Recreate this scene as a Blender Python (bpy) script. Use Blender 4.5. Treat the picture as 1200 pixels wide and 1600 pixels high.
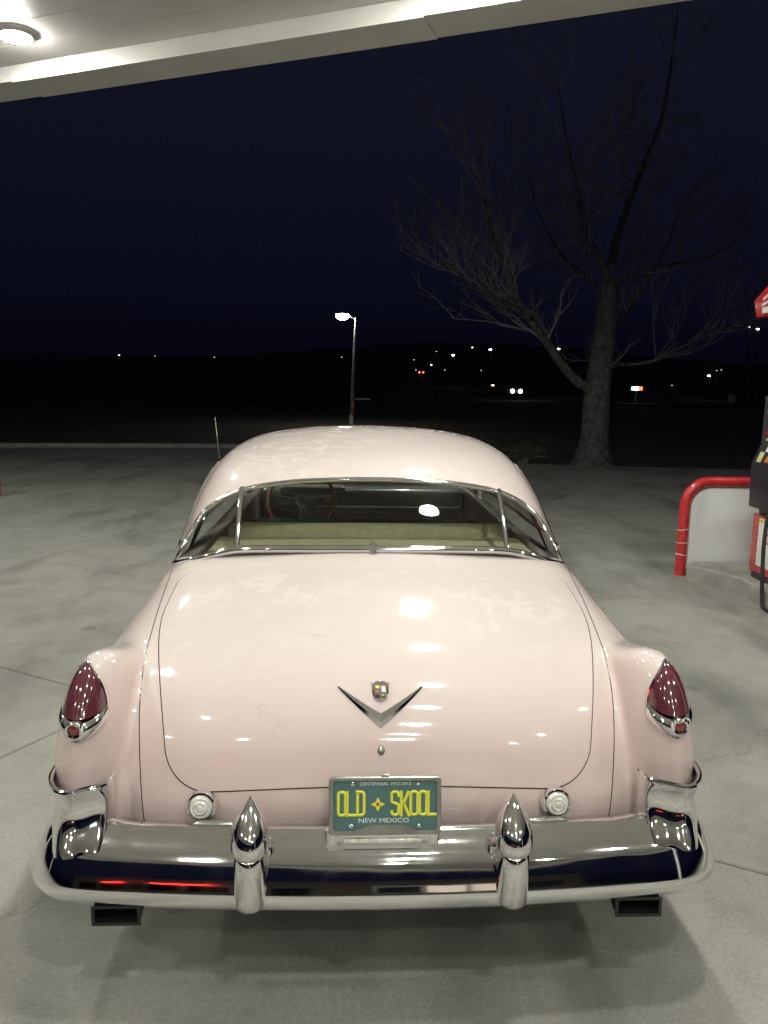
import bpy, bmesh, math, random
import numpy as np
from mathutils import Vector, Matrix

for o in list(bpy.data.objects):
    bpy.data.objects.remove(o)
S = bpy.context.scene
COL = S.collection
rng = random.Random(7)
R = math.radians

# ------------------------------------------------------------------ camera
CAM = (-0.10, -2.0, 1.85)
YAW, PITCH, ROLL = R(2.62), R(9.4), R(0.8)
cd = bpy.data.cameras.new('camera')
cam = bpy.data.objects.new('camera', cd)
COL.objects.link(cam)
cam.location = CAM
cam.rotation_euler = (Matrix.Rotation(-YAW, 3, 'Z') @ Matrix.Rotation(R(90) - PITCH, 3, 'X') @ Matrix.Rotation(ROLL, 3, 'Z')).to_euler()
cd.sensor_fit = 'VERTICAL'
cd.sensor_height = 36.0
cd.lens = 36.0 * 1202 / 1600
cd.clip_start = 0.05
cd.clip_end = 3000
S.camera = cam
# ------------------------------------------------------------------ world: night sky
W = bpy.data.worlds.new('World')
S.world = W
W.use_nodes = True
nt = W.node_tree
bg = nt.nodes['Background']
sky = nt.nodes.new('ShaderNodeTexSky')
sky.sky_type = 'NISHITA'
sky.sun_disc = False
sky.sun_elevation = R(-6.0)
sky.sun_rotation = R(200)
tcw = nt.nodes.new('ShaderNodeTexCoord'); sxyz = nt.nodes.new('ShaderNodeSeparateXYZ'); rmp = nt.nodes.new('ShaderNodeValToRGB')
nt.links.new(tcw.outputs['Generated'], sxyz.inputs[0]); nt.links.new(sxyz.outputs['Z'], rmp.inputs[0])
_e = rmp.color_ramp.elements
_e[0].position = 0.0; _e[0].color = (0.0008, 0.0009, 0.0028, 1)
_e[1].position = 0.45; _e[1].color = (0.0066, 0.0075, 0.0160, 1)
_q = _e.new(0.16); _q.color = (0.0036, 0.0041, 0.0110, 1)
_q = _e.new(0.055); _q.color = (0.0018, 0.0020, 0.0062, 1)
mixn = nt.nodes.new('ShaderNodeMixRGB'); mixn.blend_type = 'ADD'
mixn.inputs[0].default_value = 0.01
nt.links.new(rmp.outputs[0], mixn.inputs[1]); nt.links.new(sky.outputs[0], mixn.inputs[2])
nt.links.new(mixn.outputs[0], bg.inputs['Color'])
bg.inputs['Strength'].default_value = 1.0
S.view_settings.view_transform = 'Standard'
S.view_settings.look = 'None'
S.view_settings.gamma = 1.0
S.view_settings.use_curve_mapping = False
S.view_settings.exposure = 0.0
LAMP_STRENGTH = 390.0          # canopy luminaires
try:
    S.cycles.max_bounces = 8
    S.cycles.transparent_max_bounces = 12
    S.cycles.sample_clamp_indirect = 4.0
    S.cycles.caustics_reflective = False
    S.cycles.caustics_refractive = False
except Exception:
    pass

# ------------------------------------------------------------------ materials
def newmat(name):
    m = bpy.data.materials.new(name)
    m.use_nodes = True
    return m, m.node_tree.nodes, m.node_tree.links, m.node_tree.nodes['Principled BSDF']

def mat(name, col, rough=0.5, metal=0.0, coat=0.0, coatr=0.05, emit=None, es=0.0, noise=None, spec=None, trans=None):
    m, n, l, b = newmat(name)
    b.inputs['Base Color'].default_value = (*col, 1)
    b.inputs['Roughness'].default_value = rough
    b.inputs['Metallic'].default_value = metal
    b.inputs['Coat Weight'].default_value = coat
    b.inputs['Coat Roughness'].default_value = coatr
    if spec is not None:
        b.inputs['Specular IOR Level'].default_value = spec
    if trans:
        b.inputs['Transmission Weight'].default_value = trans
    if emit:
        b.inputs['Emission Color'].default_value = (*emit, 1)
        b.inputs['Emission Strength'].default_value = es
    if noise:
        sc, amt = noise
        tc = n.new('ShaderNodeTexCoord')
        t = n.new('ShaderNodeTexNoise'); t.inputs['Scale'].default_value = sc; t.inputs['Detail'].default_value = 6
        l.new(tc.outputs['Object'], t.inputs['Vector'])
        r = n.new('ShaderNodeValToRGB')
        r.color_ramp.elements[0].position = 0.3; r.color_ramp.elements[1].position = 0.7
        r.color_ramp.elements[0].color = (*[c * (1 - amt) for c in col], 1)
        r.color_ramp.elements[1].color = (*[min(1, c * (1 + amt)) for c in col], 1)
        l.new(t.outputs['Fac'], r.inputs[0]); l.new(r.outputs[0], b.inputs['Base Color'])
        mp = n.new('ShaderNodeMapRange'); mp.inputs['To Min'].default_value = max(0.02, rough - 0.12); mp.inputs['To Max'].default_value = min(1, rough + 0.12)
        l.new(t.outputs['Fac'], mp.inputs['Value']); l.new(mp.outputs[0], b.inputs['Roughness'])
    return m

def paint_mat():
    m, n, l, b = newmat('pink_paint')
    tc = n.new('ShaderNodeTexCoord')
    def noise(scale, detail, dist=0.0):
        t = n.new('ShaderNodeTexNoise'); t.inputs['Scale'].default_value = scale; t.inputs['Detail'].default_value = detail
        t.inputs['Distortion'].default_value = dist
        l.new(tc.outputs['Object'], t.inputs['Vector']); return t
    def ramp(src, p0, p1, c0, c1):
        r = n.new('ShaderNodeValToRGB'); e = r.color_ramp.elements
        e[0].position = p0; e[1].position = p1; e[0].color = c0; e[1].color = c1
        l.new(src, r.inputs[0]); return r
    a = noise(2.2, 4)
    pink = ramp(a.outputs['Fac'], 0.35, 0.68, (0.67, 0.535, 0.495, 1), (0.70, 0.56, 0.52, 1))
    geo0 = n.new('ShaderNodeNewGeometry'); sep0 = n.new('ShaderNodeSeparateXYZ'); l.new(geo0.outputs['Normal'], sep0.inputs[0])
    up_tone = n.new('ShaderNodeMapRange'); up_tone.inputs['From Min'].default_value = 0.35; up_tone.inputs['From Max'].default_value = 0.95; up_tone.inputs['To Max'].default_value = 0.85
    l.new(sep0.outputs['Z'], up_tone.inputs['Value'])
    base = n.new('ShaderNodeMixRGB'); base.inputs[2].default_value = (0.545, 0.490, 0.452, 1)  # cream by upward normal: partly sun fade, partly lighting evened out in the colour
    l.new(up_tone.outputs[0], base.inputs[0]); l.new(pink.outputs[0], base.inputs[1])
    # peeling clear coat on the surfaces that face the sky: sharp edged blotches
    p = noise(9.0, 8, 1.4)
    p2 = noise(1.7, 2)
    geo = n.new('ShaderNodeNewGeometry')
    sep = n.new('ShaderNodeSeparateXYZ'); l.new(geo.outputs['Normal'], sep.inputs[0])
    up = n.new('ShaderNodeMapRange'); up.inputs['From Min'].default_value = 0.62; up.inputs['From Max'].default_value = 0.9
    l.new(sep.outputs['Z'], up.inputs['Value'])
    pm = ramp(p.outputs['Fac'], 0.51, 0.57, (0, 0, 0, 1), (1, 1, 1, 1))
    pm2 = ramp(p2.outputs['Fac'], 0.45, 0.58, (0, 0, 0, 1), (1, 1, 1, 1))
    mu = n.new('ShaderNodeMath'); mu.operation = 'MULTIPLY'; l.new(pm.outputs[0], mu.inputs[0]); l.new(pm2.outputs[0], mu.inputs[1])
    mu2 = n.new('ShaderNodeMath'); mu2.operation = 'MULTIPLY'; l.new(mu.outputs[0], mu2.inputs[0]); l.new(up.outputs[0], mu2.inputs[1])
    mx = n.new('ShaderNodeMixRGB'); mx.inputs[2].default_value = (0.64, 0.595, 0.54, 1)
    mm = n.new('ShaderNodeMath'); mm.operation = 'MULTIPLY'; mm.inputs[1].default_value = 0.30
    l.new(mu2.outputs[0], mm.inputs[0]); l.new(mm.outputs[0], mx.inputs[0]); l.new(base.outputs[0], mx.inputs[1])
    wv = noise(3.0, 3)
    addv = n.new('ShaderNodeMixRGB'); addv.blend_type = 'ADD'; addv.inputs[0].default_value = 0.35
    l.new(tc.outputs['Object'], addv.inputs[1]); l.new(wv.outputs['Color'], addv.inputs[2])
    vo = n.new('ShaderNodeTexVoronoi'); vo.feature = 'DISTANCE_TO_EDGE'; vo.inputs['Scale'].default_value = 3.0
    l.new(addv.outputs[0], vo.inputs['Vector'])
    ck = ramp(vo.outputs['Distance'], 0.0018, 0.0042, (1, 1, 1, 1), (0, 0, 0, 1))
    cmk = ramp(noise(1.9, 2).outputs['Fac'], 0.50, 0.60, (0, 0, 0, 1), (0.24, 0.24, 0.24, 1))
    cmu = n.new('ShaderNodeMath'); cmu.operation = 'MULTIPLY'; l.new(ck.outputs[0], cmu.inputs[0]); l.new(cmk.outputs[0], cmu.inputs[1])
    mc = n.new('ShaderNodeMixRGB'); mc.inputs[2].default_value = (0.16, 0.11, 0.09, 1)
    l.new(cmu.outputs[0], mc.inputs[0]); l.new(mx.outputs[0], mc.inputs[1])
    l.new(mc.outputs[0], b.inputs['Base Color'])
    cr = n.new('ShaderNodeMapRange'); cr.inputs['To Min'].default_value = 0.055; cr.inputs['To Max'].default_value = 0.15
    l.new(mu2.outputs[0], cr.inputs['Value']); l.new(cr.outputs[0], b.inputs['Coat Roughness'])
    cw = n.new('ShaderNodeMapRange'); cw.inputs['To Min'].default_value = 1.0; cw.inputs['To Max'].default_value = 0.75
    l.new(mu2.outputs[0], cw.inputs['Value']); l.new(cw.outputs[0], b.inputs['Coat Weight'])
    b.inputs['Roughness'].default_value = 0.5
    b.inputs['Specular IOR Level'].default_value = 0.25
    b.inputs['Coat IOR'].default_value = 1.55
    # faint orange peel
    q = noise(55, 2)
    bp = n.new('ShaderNodeBump'); bp.inputs['Strength'].default_value = 0.05; bp.inputs['Distance'].default_value = 0.002
    wq = noise(4.5, 2)
    bp0 = n.new('ShaderNodeBump'); bp0.inputs['Strength'].default_value = 0.10; bp0.inputs['Distance'].default_value = 0.02
    l.new(wq.outputs['Fac'], bp0.inputs['Height']); l.new(bp0.outputs[0], bp.inputs['Normal'])
    l.new(q.outputs['Fac'], bp.inputs['Height']); l.new(bp.outputs[0], b.inputs['Coat Normal'])
    return m

def concrete_mat():
    m, n, l, b = newmat('stained_concrete')
    tc = n.new('ShaderNodeTexCoord')
    geo = n.new('ShaderNodeNewGeometry')
    def noise(scale, detail, dist=0.0, rough=0.55):
        t = n.new('ShaderNodeTexNoise'); t.inputs['Scale'].default_value = scale; t.inputs['Detail'].default_value = detail
        t.inputs['Distortion'].default_value = dist; t.inputs['Roughness'].default_value = rough
        l.new(geo.outputs['Position'], t.inputs['Vector']); return t
    def ramp(src, stops):
        r = n.new('ShaderNodeValToRGB'); e = r.color_ramp.elements
        e[0].position, e[0].color = stops[0][0], (*[stops[0][1]] * 3, 1)
        e[1].position, e[1].color = stops[-1][0], (*[stops[-1][1]] * 3, 1)
        for p, v in stops[1:-1]:
            q = e.new(p); q.color = (v, v, v, 1)
        l.new(src, r.inputs[0]); return r
    def mul(a, bb):
        q = n.new('ShaderNodeMixRGB'); q.blend_type = 'MULTIPLY'; q.inputs[0].default_value = 1
        l.new(a, q.inputs[1]); l.new(bb, q.inputs[2]); return q.outputs[0]
    big = ramp(noise(0.55, 6, 0.7).outputs['Fac'], [(0.32, 0.62), (0.47, 0.88), (0.68, 1.0)])
    mid = ramp(noise(3.2, 8, 0.4, 0.65).outputs['Fac'], [(0.25, 0.74), (0.55, 0.98), (0.75, 1.0)])
    fine = ramp(noise(70, 6, 0, 0.7).outputs['Fac'], [(0.3, 0.76), (0.7, 1.12)])
    # oil drips: small dark spots
    v = n.new('ShaderNodeTexVoronoi'); v.inputs['Scale'].default_value = 2.1
    warp = noise(9, 3)
    add = n.new('ShaderNodeMixRGB'); add.blend_type = 'ADD'; add.inputs[0].default_value = 0.06
    l.new(geo.outputs['Position'], add.inputs[1]); l.new(warp.outputs['Color'], add.inputs[2]); l.new(add.outputs[0], v.inputs['Vector'])
    spots = ramp(v.outputs['Distance'], [(0.05, 0.50), (0.11, 0.74), (0.15, 1.0)])
    sel = ramp(noise(0.8, 2).outputs['Fac'], [(0.52, 1.0), (0.58, 0.0)])
    sp = n.new('ShaderNodeMixRGB'); sp.blend_type = 'LIGHTEN'; sp.inputs[0].default_value = 1
    l.new(spots.outputs[0], sp.inputs[1]); l.new(sel.outputs[0], sp.inputs[2])
    # tyre-dark drive lane streaks
    mpn = n.new('ShaderNodeMapping'); mpn.inputs['Rotation'].default_value = (0, 0, R(14)); mpn.inputs['Scale'].default_value = (1.0, 0.28, 1)
    l.new(geo.outputs['Position'], mpn.inputs['Vector'])
    st = n.new('ShaderNodeTexNoise'); st.inputs['Scale'].default_value = 1.5; st.inputs['Detail'].default_value = 7; st.inputs['Distortion'].default_value = 0.5
    l.new(mpn.outputs[0], st.inputs['Vector'])
    streak = ramp(st.outputs['Fac'], [(0.32, 0.64), (0.46, 0.94), (0.65, 1.0)])
    wc = noise(1.3, 5)
    ac = n.new('ShaderNodeMixRGB'); ac.blend_type = 'ADD'; ac.inputs[0].default_value = 0.9
    l.new(geo.outputs['Position'], ac.inputs[1]); l.new(wc.outputs['Color'], ac.inputs[2])
    vc = n.new('ShaderNodeTexVoronoi'); vc.feature = 'DISTANCE_TO_EDGE'; vc.inputs['Scale'].default_value = 0.32; l.new(ac.outputs[0], vc.inputs['Vector'])
    crk = ramp(vc.outputs['Distance'], [(0.0004, 0.80), (0.0012, 1.0)])
    csel = ramp(noise(0.5, 2).outputs['Fac'], [(0.50, 1.0), (0.56, 0.0)])
    cl = n.new('ShaderNodeMixRGB'); cl.blend_type = 'LIGHTEN'; cl.inputs[0].default_value = 1
    l.new(crk.outputs[0], cl.inputs[1]); l.new(csel.outputs[0], cl.inputs[2])
    base = n.new('ShaderNodeRGB'); base.outputs[0].default_value = (0.335, 0.335, 0.290, 1)
    c = mul(base.outputs[0], big.outputs[0]); c = mul(c, mid.outputs[0]); c = mul(c, fine.outputs[0]); c = mul(c, sp.outputs[0]); c = mul(c, streak.outputs[0]); c = mul(c, cl.outputs[0])
    l.new(c, b.inputs['Base Color'])
    rr = n.new('ShaderNodeMapRange'); rr.inputs['To Min'].default_value = 0.55; rr.inputs['To Max'].default_value = 0.85
    l.new(mid.outputs[0], rr.inputs['Value']); l.new(rr.outputs[0], b.inputs['Roughness'])
    bp = n.new('ShaderNodeBump'); bp.inputs['Strength'].default_value = 0.35; bp.inputs['Distance'].default_value = 0.004
    l.new(noise(45, 8, 0, 0.7).outputs['Fac'], bp.inputs['Height']); l.new(bp.outputs[0], b.inputs['Normal'])
    return m

def glass_mat(name, tint=(0.90, 0.93, 0.90), ior=1.5):
    m, n, l, b = newmat(name)
    out = n['Material Output']; n.remove(b)
    tr = n.new('ShaderNodeBsdfTransparent'); tr.inputs[0].default_value = (*tint, 1)
    gl = n.new('ShaderNodeBsdfGlossy'); gl.inputs['Roughness'].default_value = 0.015
    fr = n.new('ShaderNodeFresnel'); fr.inputs['IOR'].default_value = ior
    mx = n.new('ShaderNodeMixShader')
    l.new(fr.outputs[0], mx.inputs[0]); l.new(tr.outputs[0], mx.inputs[1]); l.new(gl.outputs[0], mx.inputs[2]); l.new(mx.outputs[0], out.inputs[0])
    return m

def chrome_mat():
    m, n, l, b = newmat('chrome')
    b.inputs['Metallic'].default_value = 1
    b.inputs['Base Color'].default_value = (0.86, 0.855, 0.86, 1)
    tc = n.new('ShaderNodeTexCoord')
    t = n.new('ShaderNodeTexNoise'); t.inputs['Scale'].default_value = 9; t.inputs['Detail'].default_value = 8
    l.new(tc.outputs['Object'], t.inputs['Vector'])
    mp = n.new('ShaderNodeMapRange'); mp.inputs['From Min'].default_value = 0.35; mp.inputs['From Max'].default_value = 0.75
    mp.inputs['To Min'].default_value = 0.025; mp.inputs['To Max'].default_value = 0.10
    l.new(t.outputs['Fac'], mp.inputs['Value']); l.new(mp.outputs[0], b.inputs['Roughness'])
    t2 = n.new('ShaderNodeTexNoise'); t2.inputs['Scale'].default_value = 5; t2.inputs['Detail'].default_value = 1
    l.new(tc.outputs['Object'], t2.inputs['Vector'])
    bp = n.new('ShaderNodeBump'); bp.inputs['Strength'].default_value = 0.10; bp.inputs['Distance'].default_value = 0.01
    l.new(t2.outputs['Fac'], bp.inputs['Height']); l.new(bp.outputs[0], b.inputs['Normal'])
    return m

M = {}
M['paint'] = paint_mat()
M['concrete'] = concrete_mat()
M['chrome'] = chrome_mat()
M['glass'] = glass_mat('window_glass')
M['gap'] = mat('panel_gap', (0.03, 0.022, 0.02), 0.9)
M['black'] = mat('black_enamel', (0.008, 0.008, 0.009), 0.25, coat=0.15)
M['rubber'] = mat('rubber', (0.02, 0.02, 0.02), 0.75, noise=(20, 0.3))
M['under'] = mat('underbody', (0.015, 0.014, 0.013), 0.9)
M['ruby'] = mat('ruby_lens', (0.095, 0.022, 0.032), 0.12, coat=1.0, coatr=0.03)
M['redglass'] = mat('red_reflector', (0.20, 0.035, 0.025), 0.15, coat=1.0)
M['clear'] = mat('clear_lens', (0.62, 0.62, 0.56), 0.12, coat=1.0, noise=(60, 0.25))
M['plate'] = mat('plate_teal', (0.072, 0.146, 0.138), 0.38, noise=(30, 0.06))
M['yellow'] = mat('plate_yellow', (0.66, 0.66, 0.05), 0.4)
M['white'] = mat('plate_white', (0.7, 0.74, 0.72), 0.4)
M['pred'] = mat('plate_red', (0.45, 0.03, 0.02), 0.4)
M['steel'] = mat('dull_steel', (0.40, 0.40, 0.36), 0.32, 0.9, noise=(25, 0.2))
M['upholstery'] = mat('pale_green_cloth', (0.46, 0.45, 0.27), 0.9, noise=(40, 0.12))
M['darkcloth'] = mat('dark_cloth', (0.045, 0.048, 0.055), 0.9)
M['dash'] = mat('dash_paint', (0.16, 0.17, 0.16), 0.3, coat=0.5)
M['tanrim'] = mat('tan_wheel_rim', (0.33, 0.13, 0.06), 0.35, coat=0.4)
M['headliner'] = mat('grey_headliner', (0.30, 0.31, 0.28), 0.95)
M['gold'] = mat('crest_gold', (0.55, 0.38, 0.08), 0.25, 0.8)
M['redp'] = mat('red_gloss_paint', (0.52, 0.030, 0.035), 0.28, coat=0.5, noise=(9, 0.10))
M['white_panel'] = mat('white_panel', (0.84, 0.87, 0.84), 0.35, noise=(4, 0.04))
M['pump_black'] = mat('pump_charcoal', (0.028, 0.029, 0.034), 0.42, noise=(15, 0.15))
M['canopy'] = mat('canopy_sheet', (0.80, 0.785, 0.745), 0.45, noise=(1.2, 0.05))
M['fascia'] = mat('fascia_sheet', (0.78, 0.77, 0.72), 0.5, noise=(2, 0.05))
M['bark'] = mat('cottonwood_bark', (0.13, 0.12, 0.112), 0.9, noise=(7, 0.5))
def add_relief(m, scale, stretch, strength, dist):
    n, l = m.node_tree.nodes, m.node_tree.links; b = n['Principled BSDF']
    tc = n.new('ShaderNodeTexCoord'); mp = n.new('ShaderNodeMapping'); mp.inputs['Scale'].default_value = (1, 1, stretch)
    t = n.new('ShaderNodeTexNoise'); t.inputs['Scale'].default_value = scale; t.inputs['Detail'].default_value = 5; t.inputs['Distortion'].default_value = 0.8
    l.new(tc.outputs['Object'], mp.inputs[0]); l.new(mp.outputs[0], t.inputs['Vector'])
    bp = n.new('ShaderNodeBump'); bp.inputs['Strength'].default_value = strength; bp.inputs['Distance'].default_value = dist
    l.new(t.outputs['Fac'], bp.inputs['Height']); l.new(bp.outputs[0], b.inputs['Normal'])
add_relief(M['bark'], 9, .18, 1.0, .12)
M['twig'] = mat('twig_bark', (0.30, 0.275, 0.26), 0.9)
M['bush'] = mat('dry_bush', (0.10, 0.095, 0.05), 0.9)
M['grass'] = mat('dry_grass', (0.055, 0.05, 0.034), 1.0, noise=(1.0, 0.4))
M['kerb'] = mat('kerb_concrete', (0.30, 0.295, 0.26), 0.8, noise=(5, 0.28))
M['asphalt'] = mat('asphalt', (0.05, 0.05, 0.05), 0.85, noise=(6, 0.3))
M['pole'] = mat('galvanised_pole', (0.42, 0.44, 0.42), 0.45, 0.6, noise=(3, 0.15))
M['darkpole'] = mat('dark_pole', (.03, .03, .03), .8)
M['housing'] = mat('lamp_housing', (0.55, 0.55, 0.52), 0.4)
M['lens'] = mat('lit_luminaire', (1, 1, 1), 0.5, emit=(1.0, 0.99, 0.925), es=LAMP_STRENGTH)
M['orange'] = mat('marker_orange', (0.55, 0.17, 0.05), 0.5)

# ------------------------------------------------------------------ mesh helpers
class MB:
    def __init__(s):
        s.v, s.f = [], []
    def add(s, vs, fs):
        o = len(s.v); s.v += [tuple(map(float, p)) for p in vs]; s.f += [tuple(i + o for i in f) for f in fs]; return s
    def grid(s, P, wrapu=False, wrapv=False, flip=False):
        P = np.asarray(P, float); nu, nv = P.shape[:2]
        fs = []
        for i in range(nu if wrapu else nu - 1):
            for j in range(nv if wrapv else nv - 1):
                a, b, c, d = i * nv + j, ((i + 1) % nu) * nv + j, ((i + 1) % nu) * nv + (j + 1) % nv, i * nv + (j + 1) % nv
                fs.append((a, d, c, b) if flip else (a, b, c, d))
        return s.add(P.reshape(-1, 3), fs)
    def box(s, c, d, rz=0.0, M4=None):
        x, y, z = [q / 2 for q in d]
        vs = [(-x, -y, -z), (x, -y, -z), (x, y, -z), (-x, y, -z), (-x, -y, z), (x, -y, z), (x, y, z), (-x, y, z)]
        m = (Matrix.Translation(c) @ Matrix.Rotation(rz, 4, 'Z')) if M4 is None else M4
        return s.add([m @ Vector(p) for p in vs], [(0, 3, 2, 1), (4, 5, 6, 7), (0, 1, 5, 4), (1, 2, 6, 5), (2, 3, 7, 6), (3, 0, 4, 7)])
    def prism(s, poly, z0, z1):
        n = len(poly)
        s.add([(p[0], p[1], z0) for p in poly] + [(p[0], p[1], z1) for p in poly],
              [tuple(range(n))[::-1], tuple(range(n, 2 * n))] + [(i, (i + 1) % n, n + (i + 1) % n, n + i) for i in range(n)])
        return s
    def tube(s, path, r, n=8, closed=False, cap=True, flat=1.0):
        P = [Vector(p) for p in path]; k = len(P)
        rs = [r] * k if np.isscalar(r) else list(r)
        rings = []; prev = None
        for i in range(k):
            a = P[(i - 1) % k] if (closed or i > 0) else P[i]
            b = P[(i + 1) % k] if (closed or i < k - 1) else P[i]
            t = (b - a)
            t = t.normalized() if t.length > 1e-9 else Vector((0, 0, 1))
            if prev is None:
                ref = Vector((0, 0, 1)) if abs(t.z) < 0.9 else Vector((1, 0, 0))
                u = t.cross(ref).normalized()
            else:
                u = (prev - t * prev.dot(t))
                u = u.normalized() if u.length > 1e-6 else t.orthogonal().normalized()
            prev = u; w = t.cross(u)
            rings.append([P[i] + (u * math.cos(2 * math.pi * j / n) + w * flat * math.sin(2 * math.pi * j / n)) * rs[i] for j in range(n)])
        o = len(s.v)
        s.grid(np.array([[tuple(q) for q in g] for g in rings]), wrapu=closed, wrapv=True, flip=True)
        if cap and not closed:
            s.f.append(tuple(o + j for j in range(n)))
            s.f.append(tuple(o + (k - 1) * n + j for j in range(n))[::-1])
        return s
    def lathe(s, prof, M4, n=24):
        P = [[tuple(M4 @ Vector((r * math.cos(2 * math.pi * j / n), r * math.sin(2 * math.pi * j / n), h))) for j in range(n)] for r, h in prof]
        return s.grid(P, wrapv=True, flip=False)

def mesh_obj(name, mb, m, parent=None, smooth=True, angle=40, recalc=True):
    me = bpy.data.meshes.new(name)
    me.from_pydata(mb.v, [], mb.f)
    if recalc:
        b = bmesh.new(); b.from_mesh(me)
        bmesh.ops.remove_doubles(b, verts=b.verts, dist=1e-6)
        bmesh.ops.recalc_face_normals(b, faces=b.faces)
        b.to_mesh(me); b.free()
    for q in (m if isinstance(m, (list, tuple)) else [m]):
        me.materials.append(M[q] if isinstance(q, str) else q)
    if smooth:
        me.shade_smooth()
        if angle < 180:
            me.set_sharp_from_angle(angle=R(angle))
    o = bpy.data.objects.new(name, me)
    COL.objects.link(o)
    if parent is not None:
        o.parent = parent
        o.matrix_parent_inverse = parent.matrix_basis.inverted()
    return o

def tag(o, label=None, cat=None, group=None, kind=None):
    for k, v in (('label', label), ('category', cat), ('group', group), ('kind', kind)):
        if v: o[k] = v
    return o
def empty(name, loc, label, cat, group=None):
    e = bpy.data.objects.new(name, None); COL.objects.link(e)
    e.location = loc; e.empty_display_size = 0.2
    return tag(e, label, cat, group)
def catmull(pts, n):
    P = np.array(pts, float); P = np.vstack([2 * P[0] - P[1], P, 2 * P[-1] - P[-2]]); k = len(P) - 3
    out = []
    for t in np.linspace(0, k - 1e-9, n):
        i = int(t); f = t - i; a, b, c, d = P[i:i + 4]
        out.append(0.5 * ((2 * b) + (-a + c) * f + (2 * a - 5 * b + 4 * c - d) * f * f + (-a + 3 * b - 3 * c + d) * f ** 3))
    return np.array(out)
def bevel(o, w, seg=2):
    b = bmesh.new(); b.from_mesh(o.data)
    bmesh.ops.bevel(b, geom=[e for e in b.edges if e.calc_face_angle(0) > 0.5], offset=w, segments=seg, affect='EDGES', profile=0.6)
    b.to_mesh(o.data); b.free(); o.data.shade_smooth(); o.data.set_sharp_from_angle(angle=R(50))
    return o
# pixel of the photograph -> direction, used once to work out where far things stand
_fw = np.array([math.sin(YAW) * math.cos(PITCH), math.cos(YAW) * math.cos(PITCH), -math.sin(PITCH)])
_rt = np.array([math.cos(YAW), -math.sin(YAW), 0]); _up = np.cross(_rt, _fw)
_rt, _up = _rt * math.cos(ROLL) + _up * math.sin(ROLL), _up * math.cos(ROLL) - _rt * math.sin(ROLL)
def site(px, py, dist):
    d = _fw + _rt * (px - 600) / 1202 - _up * (py - 800) / 1202
    return np.array(CAM) + d * dist

# ================================================================== SETTING
# terrain: flat by the station, rising to a dark hillside far off
def terrain_h(x, y):
    t = np.clip((y - 120) / 420, 0, 1); t = t * t * (3 - 2 * t)
    return -0.16 + t * (20 + 7 * np.sin(x * 0.008 + 1) + 3 * np.sin(x * 0.021)) + np.clip((y - 30) / 60, 0, 1) * 0.25 * np.sin(x * .11) * np.sin(y * .09)
xs = np.concatenate([np.linspace(-900, -60, 30), np.linspace(-50, 50, 41), np.linspace(60, 900, 30)])
ys = np.concatenate([np.linspace(-300, -40, 12), np.linspace(-30, 120, 50), np.linspace(130, 900, 50)])
X, Y = np.meshgrid(xs, ys, indexing='ij')
Z = terrain_h(X, Y)
tag(mesh_obj('terrain', MB().grid(np.dstack([X, Y, Z])), 'grass', angle=180), kind='structure')
# forecourt: base sheet and the cast slabs over it (joints recessed)
LOT = [(-26, -26), (30, -26), (30, 12.0), (14.0, 15.0), (5.0, 16.4), (-4.0, 20.4), (-26, 18.0)]
fore = tag(mesh_obj('forecourt', MB().prism(LOT, -0.14, -0.012), 'concrete', smooth=False), kind='structure')
a30 = R(30)
eA = np.array([math.cos(a30), -math.sin(a30)]); eB = np.array([math.sin(a30), math.cos(a30)])
SZ, GAP = 3.8, 0.011
for iu in range(-4, 4):
    for iv in range(-4, 4):
        u0 = -2.396 + iu * SZ; v0 = 1.32 + iv * SZ
        c = eA * (u0 + SZ / 2) + eB * (v0 + SZ / 2)
        if not (-14 < c[0] < 13 and -11 < c[1] < 14.5): continue
        mb = MB(); h = SZ / 2 - GAP / 2; b_ = 0.006
        ring = lambda k, z: [tuple(c + eA * p * k + eB * q * k) + (z,) for p, q in ((-1, -1), (1, -1), (1, 1), (-1, 1))]
        mb.add(ring(h, -0.03) + ring(h, -b_) + ring(h - b_, 0), [(0, 1, 5, 4), (1, 2, 6, 5), (2, 3, 7, 6), (3, 0, 4, 7), (4, 5, 9, 8), (5, 6, 10, 9), (6, 7, 11, 10), (7, 4, 8, 11), (8, 9, 10, 11)])
        mesh_obj('concrete_slab', mb, 'concrete', fore, smooth=False)
# raised kerb and pavement strip along the far edge
def strip_along(name, pts, w, z0, z1, m):
    P = np.array(pts, float); T = np.gradient(P, axis=0); T /= np.linalg.norm(T, axis=1)[:, None]
    N = np.stack([-T[:, 1], T[:, 0]], 1)
    A = P; B = P + N * w
    rows = np.stack([np.c_[A, np.full(len(A), z0)], np.c_[A, np.full(len(A), z1 - .02)], np.c_[A + N * .02, np.full(len(A), z1)], np.c_[B, np.full(len(A), z1)], np.c_[B, np.full(len(A), z0)]], 1)
    return mesh_obj(name, MB().grid(rows), m, angle=30)
edge = catmull([(-26, 17.9), (-16, 19.1), (-4.0, 20.35), (-1.5, 19.75), (0.5, 18.6), (2.2, 17.7)], 40)
tag(strip_along('kerb', edge, 0.16, -0.15, 0.10, 'kerb'), kind='structure')
road = catmull([(-300, 95), (-60, 92), (20, 88), (70, 84), (300, 70)], 40)
tag(strip_along('road', road, 9, -0.3, 0.02, 'asphalt'), kind='structure')

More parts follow.
